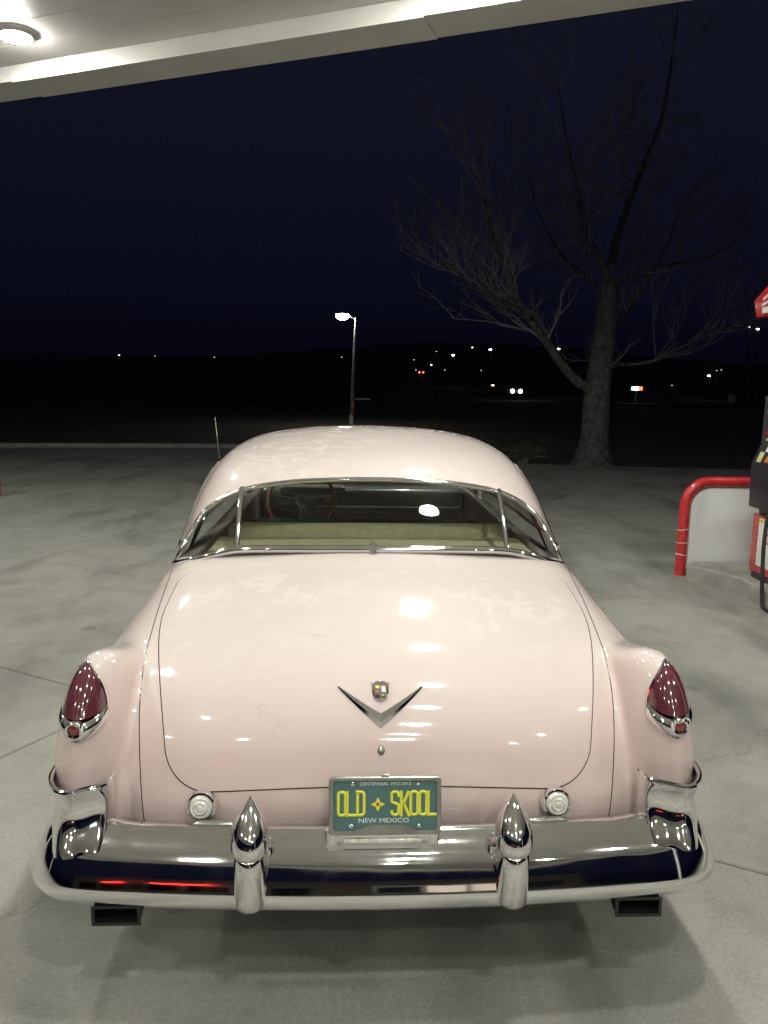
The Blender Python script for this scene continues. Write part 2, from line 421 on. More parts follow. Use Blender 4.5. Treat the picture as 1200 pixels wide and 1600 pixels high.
# ------------------------------------------------------------------ canopy
E1 = np.array([0.9202, -0.3914]); E2 = np.array([0.3914, 0.9202])
ZC = 5.30                                   # underside of the deck
P0 = np.array([-4.340, 8.148])               # outer bottom corner line of the front fascia
def cp(a, b, z):                            # a along the front edge, b back from it
    q = P0 + E1 * a - E2 * b
    return (q[0], q[1], z)
A0, A1, DEP = -9.0, 20.0, 20.4
canopy = empty('fuel_canopy', cp(4, 7, 0), 'flat pale sheet metal canopy roof over the forecourt', 'canopy')
def cbox(a0, a1, b0, b1, z0, z1):
    v = [cp(a, b, z) for z in (z0, z1) for a, b in ((a0, b0), (a1, b0), (a1, b1), (a0, b1))]
    return MB().add(v, [(0, 3, 2, 1), (4, 5, 6, 7), (0, 1, 5, 4), (1, 2, 6, 5), (2, 3, 7, 6), (3, 0, 4, 7)])
PW = 0.405
np_ = int((DEP - 0.95) / PW)
for i in range(np_):                        # deck pans, each with a narrow reveal to the next
    b0 = 0.475 + i * PW
    mesh_obj('deck_panel', cbox(A0 + .45, A1 - .45, b0 + 0.003, b0 + PW - 0.003, ZC, ZC + 0.05), 'canopy', canopy, smooth=False)
mesh_obj('roof_sheet', cbox(A0 + .2, A1 - .2, 0.2, DEP - 0.2, ZC + 0.06, ZC + 0.3), 'canopy', canopy, smooth=False)
def fascia(a0, a1, b0, b1, long_a):
    # joined lengths with a fine step at the joints, as on the real one
    k = 6 if long_a else 4
    for i in range(k):
        f0, f1 = i / k, (i + 1) / k
        dz = 0.012 * (i % 2)
        aa0, aa1 = (a0 + (a1 - a0) * f0 + .002, a0 + (a1 - a0) * f1 - .002) if long_a else (a0, a1)
        bb0, bb1 = (b0, b1) if long_a else (b0 + (b1 - b0) * f0 + .002, b0 + (b1 - b0) * f1 - .002)
        mesh_obj('fascia', cbox(aa0, aa1, bb0, bb1, ZC - 0.172 + dz, ZC + 0.75), 'fascia', canopy, smooth=False)
fascia(A0, A1, 0.0, 0.47, True)
fascia(A0, A1, DEP - 0.47, DEP, True)
fascia(A0, A0 + 0.47, 0.472, DEP - 0.472, False)
fascia(A1 - 0.47, A1, 0.472, DEP - 0.472, False)
for a, b in ((11.2, 3.6), (18.5, 12.0), (-3.2, 7.5), (-3.5, 14.6)):
    q = cp(a, b, 0)
    mesh_obj('column', MB().box((q[0], q[1], (ZC - 0.002) / 2), (0.34, 0.34, ZC - 0.004), -R(23.04)), 'fascia', canopy, smooth=False)

def luminaire(a, b, label, group):
    q = cp(a, b, ZC)
    root = empty('canopy_light', (q[0], q[1], ZC), label, 'light', group)
    rot = -R(23.04)
    m4 = lambda z: Matrix.Translation((q[0], q[1], z)) @ Matrix.Rotation(rot, 4, 'Z')
    fr = MB().lathe([(.168, -.001), (.168, -.020), (.162, -.040), (.154, -.046), (.147, -.040), (.144, -.004)], Matrix.Translation((q[0], q[1], ZC)), 32)
    mesh_obj('frame', fr, 'housing', root, angle=30)
    d = MB().lathe([(.142, -.030), (.139, -.052), (.122, -.068), (.085, -.077), (.04, -.080), (.0002, -.081)], Matrix.Translation((q[0], q[1], ZC)), 28)
    mesh_obj('lens', d, 'lens', root, angle=180)
_l0 = np.array([-3.484, 6.582]) - P0
la, lb = float(_l0 @ E1), float(-_l0 @ E2)
LA, LB = 4.6, 2.3
for i in range(-1, 3):
    for j in range(0, 7):
        if i != 1 and j % 2: continue
        luminaire(la + i * LA + j * 1.0, lb + j * LB,
                  'lit canopy lamp at the upper left, the only one in view' if (i, j) == (0, 0) else 'lit canopy lamp overhead, outside the frame, showing only as glints on the car',
                  'canopy lamps')

# ================================================================== THE CAR
car = empty('vintage_car', (0, 2.7, 0), 'pale pink 1950s coupe with chrome bumper and worn glossy paint, seen from behind', 'car')

def smax(a, b, k):
    h = np.maximum(k - np.abs(a - b), 0) / k
    return np.maximum(a, b) + h * h * h * k / 6
def smin(a, b, k): return -smax(-a, -b, k)
def sstep(x, a, b):
    t = np.clip((x - a) / (b - a), 0, 1); return t * t * (3 - 2 * t)

PROF = catmull([(.30, .36), (.19, .42), (.145, .50), (.128, .60), (.142, .70), (.185, .82), (.275, .925), (.45, 1.018), (.70, 1.088), (.95, 1.135), (1.15, 1.165),
                (1.6, 1.175), (2.4, 1.15), (3.4, 1.15), (4.0, 1.13), (4.7, 1.06), (5.15, .98), (5.36, .86), (5.42, .68), (5.40, .5), (5.3, .36), (5.0, .29), (4.0, .26), (2.5, .25), (1.0, .27), (.45, .32), (.30, .36)], 420)
GH = 0.012
GY0, GZ0 = -0.3, 0.0
gy = np.arange(GY0, 6.0, GH); gz = np.arange(GZ0, 1.6, GH)
def poly_sdf(P, py, pz):
    a, b = P[:-1], P[1:]
    d = np.full(py.shape, 1e9); ins = np.zeros(py.shape, bool)
    for (ay, az), (by, bz) in zip(a, b):
        ey, ez = by - ay, bz - az; L = ey * ey + ez * ez
        if L < 1e-12: continue
        t = np.clip(((py - ay) * ey + (pz - az) * ez) / L, 0, 1)
        d = np.minimum(d, (py - ay - t * ey) ** 2 + (pz - az - t * ez) ** 2)
        c = ((az > pz) != (bz > pz))
        if az != bz: ins ^= c & (py < (by - ay) * (pz - az) / (bz - az) + ay)
    d = np.sqrt(d); return np.where(ins, -d, d)
_gy, _gz = np.meshgrid(gy, gz, indexing='ij')
DP = poly_sdf(PROF, _gy, _gz)
for _ in range(2):                           # light blur keeps the reflections clean
    D = DP.copy(); D[1:-1, 1:-1] = (4 * DP[1:-1, 1:-1] + 2 * (DP[2:, 1:-1] + DP[:-2, 1:-1] + DP[1:-1, 2:] + DP[1:-1, :-2]) + DP[2:, 2:] + DP[:-2, :-2] + DP[2:, :-2] + DP[:-2, 2:]) / 16; DP = D
def dprof(y, z):
    fy = np.clip((y - GY0) / GH, 1, len(gy) - 3.001); fz = np.clip((z - GZ0) / GH, 1, len(gz) - 3.001)
    iy = fy.astype(int); iz = fz.astype(int); ty = fy - iy; tz = fz - iz
    def w(t): return (-.5 * t + t * t - .5 * t ** 3, 1 - 2.5 * t * t + 1.5 * t ** 3, .5 * t + 2 * t * t - 1.5 * t ** 3, -.5 * t * t + .5 * t ** 3)
    wy, wz = w(ty), w(tz); r = 0
    for i in range(4):
        for j in range(4):
            r = r + wy[i] * wz[j] * DP[iy + i - 1, iz + j - 1]
    return r
XR = 0.885                                   # ridge of the tail pod
def f_body(p, cut=True):
    ax = np.abs(p[:, 0]); y = p[:, 1]; z = p[:, 2]
    rear = 1 - sstep(y, 0.2, 2.2); front = sstep(y, 3.2, 5.2)
    yy = y - 0.11 * (ax / .85) ** 4 * rear + 0.35 * (ax / .85) ** 4 * front
    zz = z + 0.050 * (ax / .8) ** 2 + 0.05 * sstep(ax, .70, 1.0) * front
    d1 = dprof(yy, zz)
    Wd = 1.012 - (0.118 + 0.025 * rear) * sstep(z, .74, 1.15) - 0.06 * sstep(-z, -.50, -.22) - 0.05 * front
    d2 = (ax - Wd)
    h = smax(d1, d2 * 0.97, 0.24)
    # tail pod on each rear fender: a prow with its ridge at XR
    y0 = 0.112 + 1.9 * np.maximum(z - .80, 0) ** 2 + 0.10 * np.maximum(.62 - z, 0)
    dx = ax - (XR - 0.004 - 0.06 * (z - .84))
    rr = 0.026
    fl = np.where(dx < 0, 0.95, 0.90) * (np.sqrt(dx * dx + rr * rr) - rr)
    db = (y0 + fl - y) * 0.62
    yf_ = np.sqrt(np.maximum(y - .24, 0) ** 2 + .0016) - .04
    dt = (z - (1.046 - 0.28 * np.where(y > .24, yf_, 0))) * .95
    do = ax - (1.000 - 0.085 * sstep(z, .68, 1.06) - .02 * sstep(-z, -.5, -.3))
    di = (0.775 - ax) * 0.9
    pod = smax(smax(smax(db, dt, .085), do, .10), di, .10)
    pod = smax(pod, (y - 1.7) * .7, .8)
    pod = smax(pod, .40 - z, .06)
    b = smin(h, pod, 0.055)
    if cut:
        q = np.maximum(np.maximum(np.abs(ax) - .74, np.maximum(1.20 - y, y - 3.72)), .42 - z)
        b = smax(b, -q, 0.02)
        for wy, wr in ((1.40, .385), (4.60, .40)):
            cyl = np.maximum(np.sqrt((y - wy) ** 2 + (z - .36) ** 2) - wr, .70 - ax)
            b = smax(b, -cyl, 0.03)
    return b
def grad(f, p, e=1e-3):
    g = np.empty_like(p)
    for k in range(3):
        d = np.zeros(3); d[k] = e
        g[:, k] = (f(p + d) - f(p - d)) / (2 * e)
    return g
def snap(f, p, it=4):
    p = p.copy()
    for _ in range(it):
        v = f(p); g = grad(f, p); p -= np.clip(v / np.maximum((g * g).sum(1), .05), -.03, .03)[:, None] * g
    return p
def normals(f, p):
    g = grad(f, p); return g / np.maximum(np.linalg.norm(g, axis=1), 1e-9)[:, None]
def surface_nets(f, lo, hi, h):
    ax = [np.arange(lo[k], hi[k] + h, h) for k in range(3)]
    n = [len(a) for a in ax]
    F = np.empty(n)
    for i, x in enumerate(ax[0]):
        yy, zz = np.meshgrid(ax[1], ax[2], indexing='ij')
        F[i] = f(np.stack([np.full(yy.size, x), yy.ravel(), zz.ravel()], 1)).reshape(yy.shape)
    s = F < 0
    c = np.zeros([k - 1 for k in n], int)
    offs = [(i, j, k) for i in (0, 1) for j in (0, 1) for k in (0, 1)]
    sl = lambda A, o: A[o[0]:n[0] - 1 + o[0], o[1]:n[1] - 1 + o[1], o[2]:n[2] - 1 + o[2]]
    for o in offs: c += sl(s, o)
    act = (c > 0) & (c < 8)
    idx = np.full(act.shape, -1); idx[act] = np.arange(act.sum())
    acc = np.zeros((act.sum(), 3)); cnt = np.zeros(act.sum())
    for o in offs:
        for k in range(3):
            if o[k]: continue
            o2 = list(o); o2[k] = 1
            a = sl(F, o)[act]; b = sl(F, o2)[act]
            m = (a < 0) != (b < 0)
            t = np.where(m, a / np.where(m, a - b, 1), 0)
            q = np.tile(np.array(o, float), (len(a), 1)); q[:, k] = t
            acc[m] += q[m]; cnt[m] += 1
    V = np.argwhere(act) + acc / cnt[:, None]
    V = np.array(lo) + V * h
    faces = []
    for k in range(3):
        u, v = (k + 1) % 3, (k + 2) % 3
        a = np.take(s, range(n[k] - 1), k); b = np.take(s, range(1, n[k]), k)
        e = np.argwhere(a != b)
        e = e[(e[:, u] > 0) & (e[:, v] > 0) & (e[:, u] < n[u] - 1) & (e[:, v] < n[v] - 1)]
        pos = a[tuple(e.T)]
        def cell(du, dv):
            q = e.copy(); q[:, u] -= du; q[:, v] -= dv; return idx[tuple(q.T)]
        Q = np.stack([cell(1, 1), cell(0, 1), cell(0, 0), cell(1, 0)], 1)
        Q[~pos] = Q[~pos][:, ::-1]
        faces.append(Q)
    return V, np.vstack(faces)
V, Q = surface_nets(f_body, (-1.06, -0.02, 0.18), (1.06, 5.52, 1.24), 0.0145)
V = snap(f_body, V, 3)
# even the vertices out along the surface, then put them back onto it
E_ = np.vstack([Q[:, [0, 1]], Q[:, [1, 2]], Q[:, [2, 3]], Q[:, [3, 0]]])
for _ in range(3):
    acc = np.zeros_like(V); cnt = np.zeros(len(V))
    for a, b in ((0, 1), (1, 0)):
        np.add.at(acc, E_[:, a], V[E_[:, b]]); np.add.at(cnt, E_[:, a], 1)
    V = 0.5 * V + 0.5 * acc / np.maximum(cnt, 1)[:, None]
    V = snap(f_body, V, 1)
bm_ = MB(); bm_.v = [tuple(p) for p in V]; bm_.f = [tuple(int(i) for i in q) for q in Q]
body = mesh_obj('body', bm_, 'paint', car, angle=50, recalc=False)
f0 = lambda p: f_body(p, False)

def on_body(x, z, ylo=-0.4, yhi=1.6):
    """y of the rear surface of the body seen along +Y at (x, z)"""
    x, z = np.broadcast_arrays(np.asarray(x, float), np.asarray(z, float)); shp = x.shape
    x, z = x.ravel(), z.ravel(); n = len(x); Y = np.full(n, yhi)
    ysamp = np.linspace(ylo, yhi, 200); done = np.zeros(n, bool)
    for k in range(199):
        v = f0(np.stack([x, np.full(n, ysamp[k + 1]), z], 1))
        hit = (v < 0) & ~done
        Y[hit] = ysamp[k]; done |= hit
        if done.all(): break
    lo_, hi_ = Y.copy(), Y + ysamp[1] - ysamp[0]
    for _ in range(18):
        m = (lo_ + hi_) / 2; v = f0(np.stack([x, m, z], 1)); lo_ = np.where(v > 0, m, lo_); hi_ = np.where(v > 0, hi_, m)
    return ((lo_ + hi_) / 2).reshape(shp)

# ---- trunk lid: patch laid over the tail surface, edges turned in
prof_c = PROF[(PROF[:, 0] < 1.3) & (PROF[:, 1] > .45) & (np.arange(len(PROF)) < 200)]
sl_ = np.concatenate([[0], np.cumsum(np.linalg.norm(np.diff(prof_c, axis=0), axis=1))])
s_of_z = lambda z: np.interp(z, prof_c[:, 1], sl_)
S_BOT, S_TOP = s_of_z(.668), np.interp(1.045, prof_c[:, 0], sl_)
def lid_half(s):
    t = (s - S_BOT) / (S_TOP - S_BOT)
    w = .640 + .125 * sstep(t, 0.0, .68)
    r0, r1 = .13, .16
    w = w - np.where(s < S_BOT + r0, r0 - np.sqrt(np.maximum(r0 ** 2 - (r0 - (s - S_BOT)) ** 2, 0)), 0)
    w = w - np.where(s > S_TOP - r1, r1 - np.sqrt(np.maximum(r1 ** 2 - (r1 - (S_TOP - s)) ** 2, 0)), 0)
    return w
def lid_pts(u, s):
    y = np.interp(s, sl_, prof_c[:, 0]); z = np.interp(s, sl_, prof_c[:, 1])
    x = u * lid_half(s)
    p = np.stack([x, y + 0.11 * (np.abs(x) / .85) ** 4 * .8, z - .05 * (x / .8) ** 2], -1).reshape(-1, 3)
    for _ in range(6):                        # move only in the y-z plane so that x stays put
        v = f0(p); g = grad(f0, p); g[:, 0] = 0
        p = p - np.clip(v / np.maximum((g * g).sum(1), .05), -.04, .04)[:, None] * g
    return p
NU, NV = 72, 72
vv = (1 - np.cos(np.linspace(0, math.pi, NV))) / 2
uu = np.sin(np.linspace(-math.pi / 2, math.pi / 2, NU))
Sg, Ug = np.meshgrid(S_BOT + vv * (S_TOP - S_BOT), uu, indexing='ij')
LP = lid_pts(Ug, Sg).reshape(NV, NU, 3)
LN = normals(f0, LP.reshape(-1, 3)).reshape(NV, NU, 3)
def outline(A): return np.vstack([A[0, :], A[1:, -1], A[-1, -2::-1], A[-2:0:-1, 0]])
op, on = outline(LP), outline(LN)
lid = MB().grid(LP + LN * 0.0030)
k = len(op)
# rolled edge
nxt = np.roll(op, -1, 0) - np.roll(op, 1, 0); out = np.cross(nxt, on); out /= np.maximum(np.linalg.norm(out, axis=1), 1e-9)[:, None]
cen = op.mean(0)
if ((op - cen) * out).sum() < 0: out = -out
ed = np.stack([op + on * .0030, op + on * .0022 + out * .0015, op + on * .0004 + out * .0022, op - on * .004 + out * .0022], 1)
lid.grid(ed, wrapu=True)
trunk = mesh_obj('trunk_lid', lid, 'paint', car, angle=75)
gap = MB().grid(np.stack([op + on * .0006 - out * .002, op + on * .0009 + out * .0052], 1), wrapu=True)  # dark strip laid round the lid, painted for the shade in its gap
mesh_obj('trunk_gap_shade', gap, 'gap', trunk)

# ---- seams between rear fenders and tail panel
for s in (-1, 1):
    sv = np.linspace(s_of_z(.50), np.interp(1.10, prof_c[:, 0], sl_), 90)
    xs_ = np.interp(sv, [sv[0], s_of_z(.60), s_of_z(.80), s_of_z(.95), sv[-1]], [.712, .718, .735, .760, .832])
    for _ in range(20): xs_[1:-1] = (xs_[2:] + xs_[:-2]) / 2
    y_ = np.interp(sv, sl_, prof_c[:, 0]); z_ = np.interp(sv, sl_, prof_c[:, 1])
    p = np.stack([s * xs_, y_ + .05, z_ - .045], 1)
    for _ in range(8):
        v = f0(p); g = grad(f0, p); g[:, 0] = 0
        p = p - np.clip(v / np.maximum((g * g).sum(1), .05), -.04, .04)[:, None] * g
    nn = normals(f0, p); w_dir = np.array([1., 0, 0]) * .0016
    mesh_obj('fender_seam', MB().grid(np.stack([p + nn * .0006 - w_dir, p + nn * .0006 + w_dir], 1)), 'gap', car)

# ---- tail lights
def tail_light(s):
    n, m = 26, 22
    root = None
    zb, zt = .886, 1.022
    def lens_xz(u, v):
        w = (1 - v ** 1.7) ** .80
        xr = .874 + 0 * v
        x = xr + np.where(u < 0, u * .060, u * .068) * w
        z = zb + (zt - zb) * v + .020 * (1 - v) * (u * u)
        return x, z
    U, Vv = np.meshgrid(np.linspace(-1, 1, n), 1 - (1 - np.linspace(0, 1, m)) ** 1.6 * 1.0, indexing='ij')
    Vv = Vv * .999
    x, z = lens_xz(U, Vv); y = on_body(s * x, z)
    bul = .018 * (1 - np.abs(U) ** 3) * (1 - Vv ** 4)
    P = np.dstack([s * x, np.minimum(y, .255), z]).reshape(-1, 3)
    P = snap(f0, P, 5); Nn = normals(f0, P)
    P = (P + Nn * (.004 + bul.reshape(-1, 1))).reshape(n, m, 3)
    # smooth the depth so that the lens is a clean glass shape
    for _ in range(4): P[1:-1, 1:-1] = (P[1:-1, 1:-1] * 2 + P[2:, 1:-1] + P[:-2, 1:-1] + P[1:-1, 2:] + P[1:-1, :-2]) / 6
    lens = mesh_obj('tail_lamp', MB().grid(P), 'ruby', car, angle=180)
    edge_ = np.vstack([P[0, :, :], P[1:, -1, :][::1], P[-1, ::-1, :][1:]])
    mesh_obj('bezel', MB().tube(edge_, .0036, 8), 'chrome', lens)
    # chrome chin under the lens
    nb = 10
    U2, V2 = np.meshgrid(np.linspace(-1, 1, n), np.linspace(0, 1, nb), indexing='ij')
    xr0 = .876
    ztop = zb + .020 * U2 ** 2 + .002; zbot = .818 + .040 * np.abs(U2) ** 1.5
    z2 = zbot + (ztop - zbot) * V2
    x2 = xr0 + np.where(U2 < 0, U2 * .063, U2 * .070)
    C2 = snap(f0, np.dstack([s * x2, np.minimum(on_body(s * x2, z2), .255), z2]).reshape(-1, 3), 5)
    hgt2 = (.003 + .020 * (1 - .7 * np.abs(U2) ** 4) * np.sin(np.clip(V2, 0, 1) * math.pi) ** .7).reshape(-1, 1)
    C2 = (C2 + normals(f0, C2) * hgt2).reshape(n, nb, 3)
    mesh_obj('chin', MB().grid(C2), 'chrome', lens, angle=180)
    c = Vector((s * (xr0 + .002), float(on_body(s * xr0, .868)) - .030, .868))
    m4 = Matrix.Translation(c) @ Matrix.Rotation(R(90), 4, 'X')
    mesh_obj('bullet_ring', MB().lathe([(.0155, -.02), (.0245, -.018), (.0255, .0), (.0225, .006), (.0175, .004), (.0165, -.004)], m4, 24), 'chrome', lens)
    mesh_obj('bullet_reflector', MB().lathe([(.017, -.008), (.016, .000), (.011, .003), (0.0001, .005)], m4, 24), 'redglass', lens)
    lens['label'] = 'dark ruby pointed tail lamp with chrome chin, %s' % ('left side' if s < 0 else 'right side')
for s in (-1, 1): tail_light(s)

# ---- round reversing lamps
for s in (-1, 1):
    x, z = s * .530, .606
    y = float(on_body(x, z)); nn = normals(f0, np.array([[x, y, z]]))[0]
    zax = Vector(nn) * .75 + Vector((0, -.4, .12)); q = zax.to_track_quat('Z', 'Y').to_matrix().to_4x4()
    m4 = Matrix.Translation((x, y, z)) @ q
    ro = mesh_obj('reverse_lamp', MB().lathe([(.038, -.02), (.046, .004), (.0475, .016), (.043, .026), (.038, .027), (.036, .022)], m4, 32), 'chrome', car)
    mesh_obj('lens', MB().lathe([(.0365, .02), (.034, .031), (.029, .036), (.023, .0345), (.017, .0395), (.011, .038), (.005, .041), (.0001, .041)], m4, 32), 'clear', ro)

# ---- V emblem, crest, lock cover
def deck_frame(z):
    y = float(on_body(0., z)); nn = normals(f0, np.array([[0., y, z]]))[0]
    n = Vector(nn); t = Vector((0, n.z, -n.y)).normalized()
    if t.z < 0: t = -t
    return Vector((0, y, z)), n, t
c, n_, t_ = deck_frame(.868)
for s in (-1, 1):
    def on(a, b, h):
        x = s * a; zz = .868 + b * t_.z
        y = float(on_body(x, zz)); nn = normals(f0, np.array([[x, y, zz]]))[0]
        return tuple(np.array([x, y, zz]) + nn * h)
    mb = MB(); k = 9; rows = []
    for i in range(k):
        f = i / (k - 1)
        lo_ = (.0005 + .131 * f, -.058 + .122 * f ** 1.02)          # lower edge of the arm
        wdt = .046 * (1 - f) + .005
        hi_ = (lo_[0], lo_[1] + wdt * 1.0)
        mid = (lo_[0] + .0, lo_[1] + wdt * .42)
        rows.append([on(*lo_, .001), on(lo_[0], lo_[1] + wdt * .06, .006), on(*mid, .014 - .006 * f), on(hi_[0], hi_[1] - wdt * .06, .006), on(*hi_, .001)])
    mb.grid(rows); mb.f.append((0, 1, 2, 3, 4)); mb.f.append(tuple(range((k - 1) * 5, k * 5)))
    va = mesh_obj('emblem_wing', mb, 'chrome', trunk, angle=25)
def crest_pt(a, b, h):
    zz = .868 + .040 + b * .72; y = float(on_body(a, zz)); nn = normals(f0, np.array([[a, y, zz]]))[0]
    return tuple(np.array([a, y, zz]) + nn * h)
shield = [(-.024, .020), (-.031, .030), (-.020, .027), (-.010, .032), (0, .029), (.010, .032), (.020, .027), (.031, .030), (.024, .020), (.025, 0), (.019, -.019), (.008, -.026), (0, -.029), (-.008, -.026), (-.019, -.019), (-.025, 0)]
mb = MB(); ns = len(shield)
mb.add([crest_pt(a, b, .0) for a, b in shield] + [crest_pt(a, b, .009) for a, b in shield] + [crest_pt(a * .86, b * .86, .012) for a, b in shield] + [crest_pt(0, 0, .013)],
       [(i, (i + 1) % ns, ns + (i + 1) % ns, ns + i) for i in range(ns)] + [(ns + i, ns + (i + 1) % ns, 2 * ns + (i + 1) % ns, 2 * ns + i) for i in range(ns)] + [(2 * ns + i, 2 * ns + (i + 1) % ns, 3 * ns) for i in range(ns)])
crest = mesh_obj('crest', mb, 'chrome', trunk, angle=20)
for m_, (a0, a1, b0, b1) in (('gold', (-.014, -.004, .009, .016)), ('pred', (-.015, -.007, -.006, .001)), ('black', (-.016, -.003, -.018, -.010)), ('steel', (.003, .015, -.002, .014)), ('pred', (.012, .018, .008, .015)), ('gold', (.004, .010, -.014, -.009))):
    mesh_obj('enamel_field', MB().add([crest_pt(a0, b0, .0145), crest_pt(a1, b0, .0145), crest_pt(a1, b1, .0145), crest_pt(a0, b1, .0145)], [(0, 1, 2, 3)]), m_, crest, smooth=False)
c2, n2, t2 = deck_frame(.765)
mb = MB(); rows = []
for i in range(7):
    h = math.sin(i / 6 * math.pi / 2); row = []
    for j in range(20):
        th = 2 * math.pi * j / 20
        r = .012 * (1 - .42 * math.sin(th)) if math.sin(th) > 0 else .012
        k = math.cos(math.asin(min(.999, h)))
        row.append(tuple(c2 + Vector((1, 0, 0)) * r * k * math.cos(th) + t2 * k * (.020 if math.sin(th) > 0 else .014) * math.sin(th) + n2 * (.001 + .009 * h)))
    rows.append(row)
mesh_obj('lock_cover', mb.grid(rows, wrapv=True), 'steel', trunk)

# ---- greenhouse
GT = np.array([  # z, half width, rear y, front y, squareness
    (1.02, .925, .98, 4.02, 5.0), (1.10, .910, 1.05, 3.92, 4.8), (1.17, .893, 1.125, 3.82, 4.6), (1.30, .860, 1.30, 3.58, 4.2), (1.42, .806, 1.50, 3.34, 3.7),
    (1.50, .730, 1.72, 3.14, 3.2), (1.555, .60, 1.98, 2.96, 2.6), (1.59, .40, 2.22, 2.8, 2.3), (1.605, .19, 2.40, 2.66, 2.1), (1.608, .0005, 2.50, 2.502, 2.0)])
NS = 200
GC = catmull(GT, NS); GC[:, 1] = np.maximum(GC[:, 1], .0004)
zs_ = np.maximum.accumulate(GC[:, 0])
def gh(tau, s):
    """tau 0 = straight back, +right; s index 0..NS-1"""
    r = np.array([np.interp(s, np.arange(NS), GC[:, k]) for k in range(5)])
    z, a, yr, yf, n = r
    ym = np.full_like(z, 2.501)
    ct, st = np.cos(tau), np.sin(tau)
    x = a * np.sign(st) * np.abs(st) ** (2 / n)
    b = np.where(ct >= 0, yr - ym, yf - ym)
    y = ym + b * np.abs(ct) ** (2 / n)
    return np.stack([x, y, z], -1)
def s_at(z): return np.interp(z, zs_, np.arange(NS))
HP = math.pi / 2
# upper edge of the rear glass, by tau
TB = R(61)      # corner of the wraparound glass
ZT = catmull([(0, 1.421), (13, 1.407), (27.5, 1.377), (37, 1.341), (43, 1.303), (47.5, 1.270), (50.5, 1.232), (53, 1.188), (55.2, 1.138), (58, 1.090), (61.2, 1.052)], 200)
ZB = catmull([(0, 1.174), (10, 1.172), (20, 1.164), (30, 1.138), (40, 1.106), (50, 1.078), (61.2, 1.049)], 120)
def z_top(tau):
    a = np.degrees(np.abs(tau))
    r = np.interp(a, ZT[:, 0], ZT[:, 1])
    side = 1.432 - .03 * sstep(a, 120., 150.)
    r = np.where(a > 61.2, 1.03, r)
    return np.where(a > 70, 1.03 + (side - 1.03) * sstep(a, 70., 80.), r)
def z_base(tau): return np.interp(np.degrees(np.abs(tau)), ZB[:, 0], ZB[:, 1])
taus = np.unique(np.concatenate([np.linspace(-math.pi, math.pi, 241)[:-1], np.linspace(-R(82), R(82), 331)]))
rows = []
nr = 60
for t in taus:
    s0 = float(s_at(z_top(t))); sv = s0 + (NS - 1 - s0) * np.linspace(0, 1, nr) ** .9
    rows.append(gh(np.full(nr, t), sv))
roof_p = np.array(rows)
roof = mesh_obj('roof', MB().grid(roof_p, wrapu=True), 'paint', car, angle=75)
inn = roof_p.copy(); inn[..., 0] *= .965; inn[..., 1] = 2.5 + (inn[..., 1] - 2.5) * .975; inn[..., 2] -= .025
mesh_obj('headliner', MB().grid(inn[:, 4:-2], wrapu=True), 'headliner', roof, angle=75)
def ghline(tt, zz, lift=0.0):
    p = gh(tt, s_at(zz)); c_ = np.array([0, 2.5, 1.1]); d = p - c_; d[:, 2] *= .6; d /= np.linalg.norm(d, axis=1)[:, None]
    return p + d * lift
# rear glass in three pieces
DT = None
tt = np.linspace(0, TB, 400); xx = gh(tt, s_at(np.full(400, 1.28)))[:, 0]
DT = float(np.interp(.570, xx, tt))
tau_x = lambda x, z: float(np.interp(x, gh(tt, s_at(np.full(400, z)))[:, 0], tt))
def glass(t0, t1, name='rear_window'):
    tg = np.linspace(t0, t1, 40); rows = []
    for t in tg:
        zz = np.linspace(float(z_base(t)) - .012, max(float(z_top(t)) + .006, float(z_base(t)) - .011), 24)
        p = gh(np.full(24, t), s_at(zz)); p[:, 1] += .004
        rows.append(p)
    return mesh_obj(name, MB().grid(rows), 'glass', car, angle=180)
glass(-DT, DT); glass(-TB * .99, -DT); glass(DT, TB * .99)
tr = mesh_obj('rear_window_trim', MB().tube(ghline(np.linspace(-TB, TB, 120), np.maximum(z_top(np.linspace(-TB, TB, 120)), z_base(np.linspace(-TB, TB, 120)) + .0), .003), .011, 10), 'chrome', car)
mesh_obj('base_trim', MB().tube(ghline(np.linspace(-TB, TB, 120), z_base(np.linspace(-TB, TB, 120)), .006), .017, 10), 'chrome', tr)
for s in (-1, 1):
    zz = np.linspace(float(z_base(DT)), float(z_top(DT)), 16)
    zz = np.linspace(1.163, 1.376, 16)
    tx = np.array([tau_x(.566 + .018 * (q - 1.163) / .213, q) for q in zz])
    mesh_obj('division_bar', MB().tube(ghline(s * tx, zz, .004), .0125, 10), 'chrome', tr)
mesh_obj('joint_clip', MB().tube(ghline(np.full(6, .0), np.linspace(1.155, 1.19, 6), .009), .017, 8), 'chrome', tr)
# pillars, side glass, windscreen
for s in (-1, 1):
    t0, t1 = R(84), R(118)
    rows = []
    for t in np.linspace(t0, t1, 16):
        zz = np.linspace(1.10, float(z_top(t)), 10); p = gh(np.full(10, s * t), s_at(zz)); p[:, 0] -= s * .012; rows.append(p)
    mesh_obj('side_window', MB().grid(rows), 'glass', car, angle=180)
    q = np.linspace(R(72), R(124), 60)
    mesh_obj('drip_rail', MB().tube(ghline(s * q, z_top(q), .006), .009, 8), 'chrome', roof)
    mesh_obj('belt_trim', MB().tube(ghline(s * np.linspace(R(66), R(124), 40), np.full(40, 1.105), .004), .010, 8), 'chrome', car)
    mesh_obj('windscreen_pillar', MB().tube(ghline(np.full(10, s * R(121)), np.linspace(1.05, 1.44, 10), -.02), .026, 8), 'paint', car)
    p = ghline(np.full(10, s * R(67)), np.linspace(1.03, 1.15, 10), -.004)
rows = []
for t in np.linspace(R(124), R(236), 40):
    zz = np.linspace(1.08, float(z_top(math.atan2(math.sin(t), math.cos(t)))), 10); rows.append(gh(np.full(10, t), s_at(zz)))
mesh_obj('windscreen', MB().grid(rows), 'glass', car, angle=180)
q = np.linspace(R(124), R(236), 50)
